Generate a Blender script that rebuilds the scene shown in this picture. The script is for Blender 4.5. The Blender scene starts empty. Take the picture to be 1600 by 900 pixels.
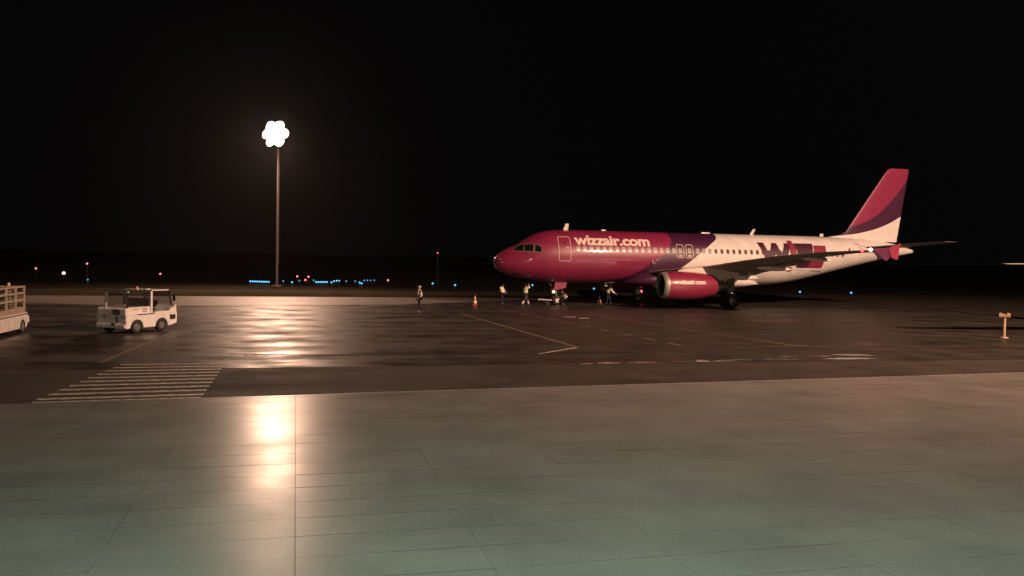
import bpy, bmesh, math, random
from mathutils import Vector, Matrix
random.seed(7)
S = bpy.context.scene
C = S.collection
R = math.radians

# ---------------------------------------------------------------- camera
CAMH = 3.68
PITCH, ROLL = .036, .018
cam = bpy.data.cameras.new('camera'); cam.sensor_width = 36; cam.lens = 1350/1600*36
cam.clip_start = .1; cam.clip_end = 3000
cam_o = bpy.data.objects.new('camera', cam); C.objects.link(cam_o)
cam_o.matrix_world = Matrix.Translation((0, 0, CAMH)) @ Matrix.Rotation(math.pi/2-PITCH, 4, 'X') @ Matrix.Rotation(ROLL, 4, 'Z')
S.camera = cam_o

# ---------------------------------------------------------------- night sky
w = bpy.data.worlds.new('World'); S.world = w; w.use_nodes = True
nt = w.node_tree
bg = nt.nodes['Background']
sky = nt.nodes.new('ShaderNodeTexSky'); sky.sky_type = 'NISHITA'; sky.sun_disc = False
sky.sun_elevation = R(-9); sky.sun_rotation = R(200)
mixn = nt.nodes.new('ShaderNodeMix'); mixn.data_type = 'RGBA'; mixn.inputs[0].default_value = .985
nt.links.new(sky.outputs[0], mixn.inputs[6]); mixn.inputs[7].default_value = (.020, .022, .026, 1)
nt.links.new(mixn.outputs[2], bg.inputs[0]); bg.inputs[1].default_value = .05

# ---------------------------------------------------------------- exposure
S.view_settings.view_transform = 'Standard'; S.view_settings.look = 'None'
S.view_settings.exposure = 0; S.view_settings.gamma = 1
S.cycles.use_denoising = True
S.cycles.max_bounces = 5; S.cycles.glossy_bounces = 3
S.cycles.sample_clamp_indirect = 6

WARM = (1.0, .58, .39)       # old sodium / halide apron floods
POWER_FAR = 25500            # W, the lit mast on the far side
POWER_KEY = 300000           # W, the mast right of and behind the camera
POWER_NEAR = 52000            # W, unseen low mast added behind the camera for the greenish near light

def ground(px, py, z=0.0):
    """photo pixel -> point on the level plane z (measuring aid for marks on the ground)"""
    cr, sr = math.cos(ROLL), math.sin(ROLL); a, b = px-800, py-450
    u = (a*cr+b*sr)/1350; v = (-a*sr+b*cr)/1350
    c, s = math.cos(PITCH), math.sin(PITCH)
    dz = -s-v*c; dy = c-s*v; t = (z-CAMH)/dz
    return Vector((u*t, dy*t, z))

def hline(px):
    return 450-1350*math.tan(PITCH)+ROLL*(px-800)

# ---------------------------------------------------------------- helpers
def smat(name, col, rough=.5, metal=0, spec=.5, coat=0, emit=None, estr=0, noise=0, nscale=8, bump=0, bscale=40):
    m = bpy.data.materials.new(name); m.use_nodes = True
    n = m.node_tree.nodes; l = m.node_tree.links; p = n['Principled BSDF']
    p.inputs['Base Color'].default_value = (*col, 1); p.inputs['Roughness'].default_value = rough
    p.inputs['Metallic'].default_value = metal; p.inputs['Specular IOR Level'].default_value = spec
    p.inputs['Coat Weight'].default_value = coat; p.inputs['Coat Roughness'].default_value = .06
    if emit:
        p.inputs['Emission Color'].default_value = (*emit, 1); p.inputs['Emission Strength'].default_value = estr
    if noise or bump:
        tc = n.new('ShaderNodeTexCoord')
        if noise:
            t = n.new('ShaderNodeTexNoise'); t.inputs['Scale'].default_value = nscale; t.inputs['Detail'].default_value = 5
            l.new(tc.outputs['Object'], t.inputs['Vector'])
            rp = n.new('ShaderNodeMapRange'); rp.inputs[1].default_value = .3; rp.inputs[2].default_value = .7
            rp.inputs[3].default_value = 1-noise; rp.inputs[4].default_value = 1+noise*.4
            l.new(t.outputs[0], rp.inputs[0])
            mx = n.new('ShaderNodeVectorMath'); mx.operation = 'SCALE'; mx.inputs[0].default_value = col
            l.new(rp.outputs[0], mx.inputs['Scale']); l.new(mx.outputs[0], p.inputs['Base Color'])
            r2 = n.new('ShaderNodeMapRange'); r2.inputs[3].default_value = max(.02, rough-.12); r2.inputs[4].default_value = min(1, rough+.12)
            l.new(t.outputs[0], r2.inputs[0]); l.new(r2.outputs[0], p.inputs['Roughness'])
        if bump:
            t2 = n.new('ShaderNodeTexNoise'); t2.inputs['Scale'].default_value = bscale; t2.inputs['Detail'].default_value = 4
            l.new(tc.outputs['Object'], t2.inputs['Vector'])
            b = n.new('ShaderNodeBump'); b.inputs['Strength'].default_value = bump; b.inputs['Distance'].default_value = .02
            l.new(t2.outputs[0], b.inputs['Height']); l.new(b.outputs[0], p.inputs['Normal'])
    return m

class MB:
    def __init__(s): s.v = []; s.f = []; s.m = []
    def add(s, vs, fs, mi=0):
        o = len(s.v); s.v += [tuple(v) for v in vs]; s.f += [tuple(i+o for i in f) for f in fs]; s.m += [mi]*len(fs); return s
    def box(s, c, d, mi=0, rz=0, ry=0, rx=0):
        M = Matrix.Translation(c) @ Matrix.Rotation(rz, 4, 'Z') @ Matrix.Rotation(ry, 4, 'Y') @ Matrix.Rotation(rx, 4, 'X')
        vs = [M @ Vector((x*d[0]/2, y*d[1]/2, z*d[2]/2)) for x in (-1, 1) for y in (-1, 1) for z in (-1, 1)]
        return s.add(vs, [(0,1,3,2),(4,6,7,5),(0,4,5,1),(2,3,7,6),(0,2,6,4),(1,5,7,3)], mi)
    def tube(s, pts, r, n=8, mi=0, caps=True):
        pts = [Vector(p) for p in pts]; rr = r if isinstance(r, (list, tuple)) else [r]*len(pts)
        vs = []; fs = []
        for i, p in enumerate(pts):
            d = (pts[min(i+1, len(pts)-1)]-pts[max(i-1, 0)]).normalized()
            a = d.cross(Vector((0, 0, 1)));
            if a.length < .05: a = d.cross(Vector((1, 0, 0)))
            a.normalize(); b = d.cross(a)
            for k in range(n):
                t = 2*math.pi*k/n; vs.append(p+(a*math.cos(t)+b*math.sin(t))*rr[i])
        for i in range(len(pts)-1):
            for k in range(n):
                k2 = (k+1) % n; fs.append((i*n+k, i*n+k2, (i+1)*n+k2, (i+1)*n+k))
        if caps: fs.append(tuple(range(n))[::-1]); fs.append(tuple((len(pts)-1)*n+k for k in range(n)))
        return s.add(vs, fs, mi)
    def loft(s, rings, mi=0, caps=True, close=True):
        n = len(rings[0]); vs = [v for r in rings for v in r]; fs = []
        for i in range(len(rings)-1):
            for k in range(n if close else n-1):
                k2 = (k+1) % n; fs.append((i*n+k, i*n+k2, (i+1)*n+k2, (i+1)*n+k))
        if caps: fs.append(tuple(range(n))[::-1]); fs.append(tuple((len(rings)-1)*n+k for k in range(n)))
        return s.add(vs, fs, mi)
    def lathe(s, prof, origin=(0,0,0), axis='Z', n=24, mi=0, sy=1, caps=False):
        """prof: (along, radius)"""
        rings = []
        for a, r in prof:
            ring = []
            for k in range(n):
                t = 2*math.pi*k/n; c, q = math.cos(t)*r, math.sin(t)*r
                if axis == 'Z': p = (c, q*sy, a)
                elif axis == 'X': p = (a, c, q*sy)
                else: p = (c, a, q*sy)
                ring.append((p[0]+origin[0], p[1]+origin[1], p[2]+origin[2]))
            rings.append(ring)
        return s.loft(rings, mi, caps)
    def prism(s, poly, y0, y1, mi=0):
        """poly in xz, from y0 to y1"""
        n = len(poly); vs = [(x, y0, z) for x, z in poly]+[(x, y1, z) for x, z in poly]
        fs = [tuple(range(n)), tuple(range(2*n-1, n-1, -1))]+[(i, i+n, (i+1) % n+n, (i+1) % n) for i in range(n)]
        return s.add(vs, fs, mi)
    def data(s, name, mats, smooth=False, bevel=0):
        me = bpy.data.meshes.new(name); me.from_pydata(s.v, [], s.f)
        for m in (mats if isinstance(mats, (list, tuple)) else [mats]): me.materials.append(m)
        me.polygons.foreach_set('material_index', s.m)
        bm = bmesh.new(); bm.from_mesh(me); bmesh.ops.recalc_face_normals(bm, faces=bm.faces)
        if bevel: bmesh.ops.bevel(bm, geom=list(bm.edges), offset=bevel, segments=1, affect='EDGES')
        bm.to_mesh(me); bm.free()
        if smooth:
            me.polygons.foreach_set('use_smooth', [True]*len(me.polygons))
            try: me.set_sharp_from_angle(angle=R(40))
            except Exception: pass
        me.update(); return me
    def build(s, name, mats, parent=None, smooth=False, bevel=0, loc=None, rot=None):
        return link(name, s.data(name, mats, smooth, bevel), parent, loc, rot)

def link(name, me, parent=None, loc=None, rot=None):
    o = bpy.data.objects.new(name, me); C.objects.link(o)
    if parent: o.parent = parent
    if loc is not None: o.location = loc
    if rot is not None: o.rotation_euler = rot
    return o
def tag(o, label, cat, group=None):
    o['label'] = label; o['category'] = cat
    if group: o['group'] = group
    return o
def thing(name, label, cat, loc=(0,0,0), rz=0, group=None):
    o = bpy.data.objects.new(name, None); C.objects.link(o); o.empty_display_size = .3
    o.location = loc; o.rotation_euler = (0, 0, rz); return tag(o, label, cat, group)
def struct(o): o['kind'] = 'structure'; return o
def copy_tree(o, parent=None):
    c = o.copy(); C.objects.link(c); c.parent = parent
    for ch in list(o.children): copy_tree(ch, c)
    return c
def aim(d): return Vector(d).to_track_quat('-Z', 'Y').to_euler()

# ---------------------------------------------------------------- ground materials
def ground_mat(name, c0, c1, r0, r1, bump=.3, fine=60, band=True, spec=.5, bdist=.01, pw=1.0):
    m = bpy.data.materials.new(name); m.use_nodes = True
    n = m.node_tree.nodes; l = m.node_tree.links; p = n['Principled BSDF']
    g = n.new('ShaderNodeNewGeometry')
    mp = n.new('ShaderNodeMapping'); mp.inputs['Rotation'].default_value = (0, 0, R(-14)); mp.vector_type = 'TEXTURE'
    mp.inputs['Rotation'].default_value = (0, 0, R(13))
    l.new(g.outputs['Position'], mp.inputs[0])
    mp2 = n.new('ShaderNodeMapping'); mp2.inputs['Scale'].default_value = (.035, .5, 1) if band else (.3, .3, 1)
    l.new(mp.outputs[0], mp2.inputs[0])
    t = n.new('ShaderNodeTexNoise'); t.inputs['Scale'].default_value = 1.0; t.inputs['Detail'].default_value = 6; t.inputs['Roughness'].default_value = .6
    l.new(mp2.outputs[0], t.inputs['Vector'])
    # medium blotches
    t3 = n.new('ShaderNodeTexNoise'); t3.inputs['Scale'].default_value = .55; t3.inputs['Detail'].default_value = 7
    l.new(mp.outputs[0], t3.inputs['Vector'])
    ad = n.new('ShaderNodeMath'); ad.operation = 'MULTIPLY_ADD'; ad.inputs[1].default_value = .45
    l.new(t3.outputs[0], ad.inputs[0])
    mu = n.new('ShaderNodeMath'); mu.operation = 'MULTIPLY'; mu.inputs[1].default_value = .55; l.new(t.outputs[0], mu.inputs[0]); l.new(mu.outputs[0], ad.inputs[2])
    mr = n.new('ShaderNodeMapRange'); mr.inputs[1].default_value = .38; mr.inputs[2].default_value = .62
    mr.inputs[3].default_value = r0; mr.inputs[4].default_value = r1; l.new(ad.outputs[0], mr.inputs[0]); l.new(mr.outputs[0], p.inputs['Roughness'])
    tf = n.new('ShaderNodeTexNoise'); tf.inputs['Scale'].default_value = fine; tf.inputs['Detail'].default_value = 3
    l.new(g.outputs['Position'], tf.inputs['Vector'])
    fc = n.new('ShaderNodeMath'); fc.operation = 'MULTIPLY_ADD'; fc.inputs[1].default_value = .5; l.new(tf.outputs[0], fc.inputs[0])
    m5 = n.new('ShaderNodeMath'); m5.operation = 'MULTIPLY'; m5.inputs[1].default_value = .5; l.new(t3.outputs[0], m5.inputs[0]); l.new(m5.outputs[0], fc.inputs[2])
    cr = n.new('ShaderNodeValToRGB'); cr.color_ramp.elements[0].position = .35; cr.color_ramp.elements[1].position = .65
    cr.color_ramp.elements[0].color = (*c0, 1); cr.color_ramp.elements[1].color = (*c1, 1)
    l.new(fc.outputs[0], cr.inputs[0]); l.new(cr.outputs[0], p.inputs['Base Color'])
    b = n.new('ShaderNodeBump'); b.inputs['Strength'].default_value = bump; b.inputs['Distance'].default_value = bdist
    l.new(tf.outputs[0], b.inputs['Height']); l.new(b.outputs[0], p.inputs['Normal'])
    p.inputs['Specular IOR Level'].default_value = spec
    return m

M = {}
M['grey'] = smat('grey_plastic', (.16, .155, .15), .5)
M['tar'] = smat('bitumen_seal', (.012, .011, .010), .8, spec=.15)
M['asphalt'] = ground_mat('wet_asphalt', (.022, .019, .016), (.048, .040, .033), .30, .68, bump=.25, fine=45)
M['strip'] = ground_mat('dry_asphalt', (.032, .026, .022), (.060, .048, .040), .62, .9, bump=.4, fine=50, spec=.3)
M['concrete'] = ground_mat('wet_concrete', (.160, .152, .142), (.240, .228, .213), .29, .38, bump=.10, fine=26, band=False, spec=.36)
M['film'] = ground_mat('wet_glare_film', (.14, .122, .105), (.22, .19, .165), .46, .62, bump=.2, fine=40, spec=1.0)  # paled so the mast lamp's glare on the wet band sits in the colour
M['field'] = ground_mat('unlit_field', (.014, .013, .010), (.028, .025, .019), .95, 1, bump=.5, fine=4, spec=0, band=False)  # near-black colour stands in for ground the floods do not reach
M['verge'] = ground_mat('mown_grass', (.022, .020, .013), (.052, .045, .028), .95, 1, bump=.8, fine=6, spec=0, band=True)
M['line_y'] = smat('worn_yellow_paint', (.27, .18, .11), .6, noise=.8, nscale=5)
M['line_w'] = smat('worn_white_paint', (.58, .53, .45), .6, noise=.75, nscale=7)
M['line_f'] = smat('faded_paint', (.20, .15, .10), .5, noise=.5, nscale=3)
M['water'] = smat('puddle_water', (.02, .018, .015), .06, bump=.5, bscale=2.2)
M['steel'] = smat('galvanised_steel', (.35, .34, .32), .45, metal=.8, noise=.2)
M['black'] = smat('black_rubber', (.018, .018, .018), .7)
M['dark'] = smat('dark_paint', (.03, .03, .032), .45)

# ---------------------------------------------------------------- ground
def sheet(name, pts, mat, z=0, parent=None, thick=0):
    mb = MB()
    if thick:
        n = len(pts); vs = [(x, y, z) for x, y in pts]+[(x, y, z-thick) for x, y in pts]
        mb.add(vs, [tuple(range(n)), tuple(range(2*n-1, n-1, -1))]+[(i, i+n, (i+1) % n+n, (i+1) % n) for i in range(n)])
    else: mb.add([(x, y, z) for x, y in pts], [tuple(range(len(pts)))])
    o = mb.build(name, mat, parent)
    for p in o.data.polygons:
        if p.normal.z < 0 and not thick: o.data.flip_normals(); break
    return o
def edge(a, b, x): return a[1]+(b[1]-a[1])*(x-a[0])/(b[0]-a[0])
E_CON = ((-11.97, 20.17), (17.67, 29.62))            # near concrete / asphalt
E_STR = ((-16., 25.6), (14.3, 32.6))                # rough strip / wet apron
E_APR = ((-39.8, 67.07), (54.35, 91.62))             # wet apron / grass
E_VER = ((-46.7, 79.9), (59.9, 107))                 # grass / far ground coloured near black where the floods end
struct(sheet('unlit_field', [(-1500, -300), (1500, -300), (1500, 2200), (-1500, 2200)], M['field'], -.06))
X0, X1 = -200, 200
struct(sheet('grass_verge', [(X0, -120), (X1, -120), (X1, edge(*E_VER, X1)), (0, edge(*E_VER, 0)), (X0, edge(*E_VER, X0))], M['verge'], -.03))
apron = struct(sheet('asphalt_apron', [(-150, -100), (150, -100), (150, edge(*E_APR, 150)), (-150, edge(*E_APR, -150))], M['asphalt'], 0))
film = struct(sheet('wet_glare_band', [(-60, 54), (-45, 56.5), (-31, 58), (-25, 57), (-16, 60.5), (-8, 64), (-3, 70), (3, 75), (6, edge(*E_APR, 6)-.4), (-60, edge(*E_APR, -60)-.4), ], M['film'], .0025))
strip = struct(sheet('asphalt_strip', [(-90, edge(*E_CON, -90)-1), (90, edge(*E_CON, 90)-1), (90, edge(*E_STR, 90)), (14.3, 32.6), (-16, 25.6), (-90, edge(*E_STR, -90))], M['strip'], .006))
conc = struct(sheet('concrete_apron', [(-70, -60), (70, -60), (70, edge(*E_CON, 70)), (-70, edge(*E_CON, -70))], M['concrete'], .012))

sheet('joint_filler', [(-.58*9.5, 9.5), (.58*9.5, 9.5), (.585*28, 28), (edge(*E_CON, 0)*0+10.2, edge(*E_CON, 10.2)-.1), (-11.4, edge(*E_CON, -11.4)-.1)], M['tar'], .0135, conc)
# concrete slabs, proud of the bed, each a touch tilted
ax = Vector((-.243, .970)).normalized(); bx_ = Vector((.970, .243)).normalized()
org = Vector((-2.55, 10.26))
en = Vector((E_CON[1][0]-E_CON[0][0], E_CON[1][1]-E_CON[0][1])).normalized(); en = Vector((-en.y, en.x))
ep = Vector(E_CON[0])
def clip(poly):
    out = []
    for i in range(len(poly)):
        a, b = poly[i], poly[(i+1) % len(poly)]
        da, db = (a-ep).dot(en)+.03, (b-ep).dot(en)+.03
        if da <= 0: out.append(a)
        if da*db < 0: out.append(a+(b-a)*(da/(da-db)))
    return out
PA, PB, GAP = .80, 2.27, .0026
cnt = 0
for i in range(-3, 24):
    for j in range(-9, 12):
        c = org+ax*(PA*(i+.5))+bx_*(PB*(j+.5))
        if c.y < 8.6 or abs(c.x) > c.y*.60+1.7 or cnt >= 300: continue
        G0 = .0042 if j == 0 else .0016; G1 = .0042 if j == -1 else .0016
        pl = [org+ax*(PA*(i+p)+g)+bx_*(PB*(j+q)+h) for p, q, g, h in ((0,0,GAP,G0),(0,1,GAP,-G1),(1,1,-GAP,-G1),(1,0,-GAP,G0))]
        pl = clip(pl)
        if len(pl) < 3: continue
        cc = sum(pl, Vector((0, 0)))/len(pl)
        if c.y < 8.9+PA*1.0 and False: continue
        tx, ty = random.uniform(-1, 1)*.0028, random.uniform(-1, 1)*.0016
        zz = [.018+(p-cc).dot(ax)*tx*1.2+(p-cc).dot(bx_)*ty for p in pl]
        n = len(pl)
        mb = MB().add([(p.x-cc.x, p.y-cc.y, z) for p, z in zip(pl, zz)]+[(p.x-cc.x, p.y-cc.y, .0) for p in pl],
                      [tuple(range(n))]+[]).add([(p.x-cc.x, p.y-cc.y, z) for p, z in zip(pl, zz)]+[(p.x-cc.x, p.y-cc.y, .0) for p in pl], [(k, k+n, (k+1) % n+n, (k+1) % n) for k in range(n)], 1)
        o = mb.build('concrete_slab', [M['concrete'], M['tar']], conc, loc=(cc.x, cc.y, 0)); cnt += 1

print('slabs', cnt)
# painted marks
def mark(name, a, b, w_, mat, z=.005, parent=None, dash=None):
    a = Vector(a); b = Vector(b); d = (b-a); L = d.length; d.normalize(); n = Vector((-d.y, d.x))*w_/2
    segs = [(0, L)] if not dash else []
    if dash:
        t = 0
        while t < L: segs.append((t, min(L, t+dash[0]))); t += dash[0]+dash[1]
    for s0, s1 in segs:
        p, q = a+d*s0, a+d*s1
        sheet(name, [tuple(p-n), tuple(q-n), tuple(q+n), tuple(p+n)], mat, z, parent or apron)
for k in range(10):                                  # zebra crossing
    t = k/9.6
    a = Vector((-12.46+1.0*t, 27.5-7.05*t)); b = Vector((-9.38+1.6*t, 28.3-6.6*t))
    mark('crossing_stripe', a, b, .20+.05*t, M['line_w'], .0095, strip if k > 0 else strip)
mark('boundary_line', (-11.35, 20.41), (-7.75, 21.56), .26, M['line_w'], .0095, strip)
mark('edge_highlight', (-4.9, 22.47), (26, 32.33), .05, M['line_w'], .0095, strip)  # highlight along the concrete edge, painted on as a thin white line
mark('stand_line', (-3.24, 55.11), (2.76, 35.46), .16, M['line_y'])
mark('stand_line', (2.70, 35.40), (1.07, 32.84), .16, M['line_w'], .0053)
mark('dashed_line', (-.19, 58.59), (7.76, 35.81), .16, M['line_y'], dash=(1.3, 1.1))
mark('guide_line', (5.24, 56.16), (12.44, 37.93), .12, M['line_y'], .0054)
mark('guide_line', (12.44, 37.93), (16.56, 37.04), .11, M['line_y'], .0056)
mark('guide_line', (16.56, 37.04), (24.2, 37.4), .10, M['line_f'], .0058)
mark('reflective_bar', (3.31, 53.84), (3.98, 53.74), .42, smat('reflective_paint', (.8, .78, .72), .4, emit=(1, .9, .8), estr=.0))
mark('reflective_bar', (4.16, 52.94), (4.74, 52.81), .42, bpy.data.materials['reflective_paint'])
mark('lead_line', (-13.3, 27.8), (-14.62, 35.2), .14, M['line_y'], .011)
mark('service_line', (-30, 23.9), (-8.6, 28.0), .05, M['line_f'], .010)
mark('service_line', (-19.5, 61), (-5, 57.3), .22, M['line_f'])
mark('service_line', ground(1140, 544).xy, ground(1262, 540).xy, .10, M['line_y'], .0062)
mark('service_line', ground(1190, 503).xy, ground(1262, 501).xy, .25, M['line_f'], .0063)
mark('service_line', ground(930, 545).xy, ground(975, 545).xy, .10, M['line_f'], .0064)
mark('service_line', ground(1012, 521).xy, ground(1024, 521).xy, .2, M['line_f'], .0064)
# dark strips across the apron: seams, and airliner shadow painted below the nose
def dark_strip(p0, p1, w0, parent=apron, z=.0067):
    a, b = ground(*p0).xy, ground(*p1).xy; N = 26; L = []; Rr = []
    for i in range(N+1):
        t = i/N; p = a.lerp(b, t); d = (b-a).normalized(); n = Vector((-d.y, d.x))
        o = random.uniform(-.06, .06); ww = w0*random.uniform(.5, 1.3)
        L.append(p+n*(o+ww)); Rr.append(p+n*(o-ww))
    mb = MB().add([(p.x, p.y, z) for p in L]+[(p.x, p.y, z) for p in Rr], [(i, N+1+i, N+2+i, i+1) for i in range(N)])
    o = mb.build('seam_shadow_strip', M['tar'], parent)
    if o.data.polygons[0].normal.z < 0: o.data.flip_normals()
for p0, p1, ww in [((380, 555), (1000, 551), .05), ((250, 480), (560, 477), .12), ((640, 475), (900, 474), .10), ((540, 500), (760, 493), .08),
                   ((300, 520), (560, 517), .06), ((355, 586), (600, 578.5), .04), ((360, 553), (560, 556), .07), ((410, 541), (470, 541), .05)]:
    dark_strip(p0, p1, ww)
# shallow puddles along the seam
def puddle(x0, x1, y0, y1, h0, label=None):
    N = 20; top = []; bot = []
    for i in range(N+1):
        t = i/N; px = x0+(x1-x0)*t; py = y0+(y1-y0)*t; hh = h0*math.sin(math.pi*min(max(t, .02), .98))**.6*random.uniform(.6, 1.2)
        top.append(ground(px, py-hh)); bot.append(ground(px, py+hh*.5))
    mb = MB().add([(p.x, p.y, .0072) for p in top]+[(p.x, p.y, .0072) for p in bot], [(i, N+1+i, N+2+i, i+1) for i in range(N)])
    o = struct(mb.build('rain_puddle', M['water']))
    if o.data.polygons[0].normal.z < 0: o.data.flip_normals()
for q in [(905, 930, 569, 568.5, .8), (935, 972, 567.8, 567.3, 2.2), (978, 1035, 566.8, 566.4, 1.2), (1042, 1084, 566, 565, .8),
          (1086, 1110, 564.2, 565.2, 2.2), (1112, 1180, 565, 562.5, 2.0), (1180, 1270, 562.2, 561.4, 1.4), (1285, 1372, 561.2, 560.5, 1.8),
          (1210, 1300, 557.6, 556.6, 1.2), (1300, 1380, 554.4, 556, 1.6)]: puddle(*q)

# ---------------------------------------------------------------- floodlight masts
M['mast'] = smat('mast_steel', (.11, .095, .085), .6, metal=.2, noise=.2, nscale=2)
M['lens'] = smat('flood_lens', (.9, .9, .9), .3, emit=(1, .68, .48), estr=95)
M['lens_key'] = smat('flood_lens_key', (.9, .9, .9), .3, emit=(1, .72, .55), estr=12)
M['lens_off'] = smat('green_lens', (.9, .9, .9), .3, emit=(.8, 1, .75), estr=12)
def mast(loc, rz, H, label, power, col, lens, radius=.9, spot=R(165), tilt=62, nl=7, blend=.25, offx=0, group='apron floodlight masts'):
    t = thing('floodlight_mast', label, 'floodlight', loc, rz, group)
    MB().tube([(0,0,0), (0,0,H*.5), (0,0,H)], [.14, .10, .06], 12).build('pole', M['mast'], t, smooth=True)
    MB().box((0,0,.12), (.8,.8,.24)).build('footing', M['mast'], t, bevel=.03)
    mb = MB(); pts = [(1.15*math.cos(a), .42*math.sin(a), H-.1) for a in [2*math.pi*k/20 for k in range(21)]]
    mb.tube(pts, .045, 6, caps=False)
    for a in (0, math.pi/2, math.pi, 3*math.pi/2): mb.tube([(0,0,H-.1), (1.15*math.cos(a), .42*math.sin(a), H-.1)], .035, 6)
    mb.build('lamp_ring', M['mast'], t)
    body = MB().lathe([(-.16, .16), (-.10, .38), (.13, .50), (.16, .50)], axis='Y', n=14, caps=True).data('floodlight', M['dark'], True)
    face = MB().lathe([(.161, .0), (.163, .49)], axis='Y', n=14).data('lens', lens, True)
    for k in range(nl):
        row, c = ((0, -.5), (0, .5), (1, -1), (1, 0), (1, 1), (2, -.5), (2, .5))[k]
        px = c*.97; pz = H-.84+row*.80
        f = link('floodlight', body, t, (px, -.50, pz), (R(180+tilt*.45), R(180), c*.35))
        link('lens', face, f)
    mb = MB(); mb.tube([(-.09, .2, 2.5), (-.09, .14, H-1.4)], .018, 5); mb.tube([(.09, .2, 2.5), (.09, .14, H-1.4)], .018, 5)
    for k in range(int((H-4)/.4)): mb.box((0, .2-.06*k*.4/(H-4), 2.7+k*.4), (.18, .02, .02))
    mb.build('ladder', M['mast'], t)
    ld = bpy.data.lights.new('floodlight_glow', 'SPOT'); ld.energy = power; ld.color = col; ld.shadow_soft_size = radius
    ld.spot_size = spot; ld.spot_blend = blend
    lo = bpy.data.objects.new('light_source', ld); C.objects.link(lo); lo.parent = t
    lo.location = (offx, -1.7, H-.15); lo.rotation_euler = aim((0, -math.sin(R(tilt)), -math.cos(R(tilt))))
    return t
mast((-24.9, 91.4, 0), math.atan2(24.9, 91.4)*-1+.0, 16.1, 'tall lit floodlight mast standing in the grass beyond the apron', POWER_FAR, WARM, M['lens'], radius=1.3, offx=1.1, tilt=27, spot=R(150), blend=.95)
mast((50, 8, 0), R(215), 31.5, 'tall floodlight mast on the near side of the apron, right of the viewer', POWER_KEY, WARM, M['lens_key'], radius=.3, tilt=70, spot=R(112), blend=1.0)
mast((2, -11, 0), R(180), 7.5, 'unseen low mast added behind the viewer for the greenish foreground light', POWER_NEAR, (.72, 1, .80), M['lens_off'], radius=.8, tilt=32, spot=R(113), blend=.7)

# ================================================================ AIRLINER
def pchip(pts):
    xs = [p[0] for p in pts]; ys = [p[1] for p in pts]; n = len(xs)
    h = [xs[i+1]-xs[i] for i in range(n-1)]; d = [(ys[i+1]-ys[i])/h[i] for i in range(n-1)]
    m = [d[0]]+[0 if d[i-1]*d[i] <= 0 else 2*d[i-1]*d[i]/(d[i-1]+d[i]) for i in range(1, n-1)]+[d[-1]]
    def f(x):
        if x <= xs[0]: return ys[0]
        if x >= xs[-1]: return ys[-1]
        i = max(k for k in range(n-1) if xs[k] <= x); t = (x-xs[i])/h[i]
        return (1+2*t)*(1-t)**2*ys[i]+t*(1-t)**2*h[i]*m[i]+t*t*(3-2*t)*ys[i+1]+t*t*(t-1)*h[i]*m[i+1]
    return f
SQ = lambda x: math.sqrt(x)          # nose stations are spaced in sqrt(x) so the tip is round
ztop = pchip([(SQ(0), 3.30), (SQ(.1), 3.62), (SQ(.38), 3.92), (SQ(.97), 4.29), (SQ(1.6), 4.56), (SQ(2.1), 4.86), (SQ(2.6), 5.17), (SQ(3.2), 5.48), (SQ(4.1), 5.74), (SQ(5.3), 5.85), (SQ(6.5), 5.87), (SQ(28), 5.87), (SQ(31), 5.82), (SQ(33.5), 5.68), (SQ(35.3), 5.46), (SQ(36.6), 5.18), (SQ(37.57), 4.93)])
zbot = pchip([(SQ(0), 3.22), (SQ(.1), 2.92), (SQ(.38), 2.66), (SQ(.97), 2.36), (SQ(1.93), 2.12), (SQ(3.15), 1.93), (SQ(4.5), 1.79), (SQ(6.2), 1.73), (SQ(23), 1.74), (SQ(25), 1.95), (SQ(27), 2.33), (SQ(29), 2.80), (SQ(31), 3.27), (SQ(33), 3.72), (SQ(35), 4.13), (SQ(36.5), 4.42), (SQ(37.57), 4.62)])
wid = pchip([(SQ(0), .04), (SQ(.1), .34), (SQ(.38), .66), (SQ(.97), 1.05), (SQ(1.83), 1.42), (SQ(2.44), 1.60), (SQ(3.15), 1.77), (SQ(4.1), 1.90), (SQ(5.3), 1.965), (SQ(6.2), 1.975), (SQ(24), 1.975), (SQ(27), 1.83), (SQ(29), 1.60), (SQ(31), 1.30), (SQ(33), .96), (SQ(35), .60), (SQ(36.5), .34), (SQ(37.57), .15)])
def prof(x):
    q = SQ(max(0, x)); a, b, w_ = ztop(q), zbot(q), wid(q)
    zc = b+(a-b)*.5
    if x < 6: zc = b+(a-b)*(.5-.04*(1-x/6))
    return a, b, w_, zc
def surf(x, z):
    a, b, w_, zc = prof(x)
    t = (z-zc)/((a-zc) if z > zc else (zc-b)); t = max(-1, min(1, t))
    return w_*math.sqrt(max(0, 1-t*t))

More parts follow.
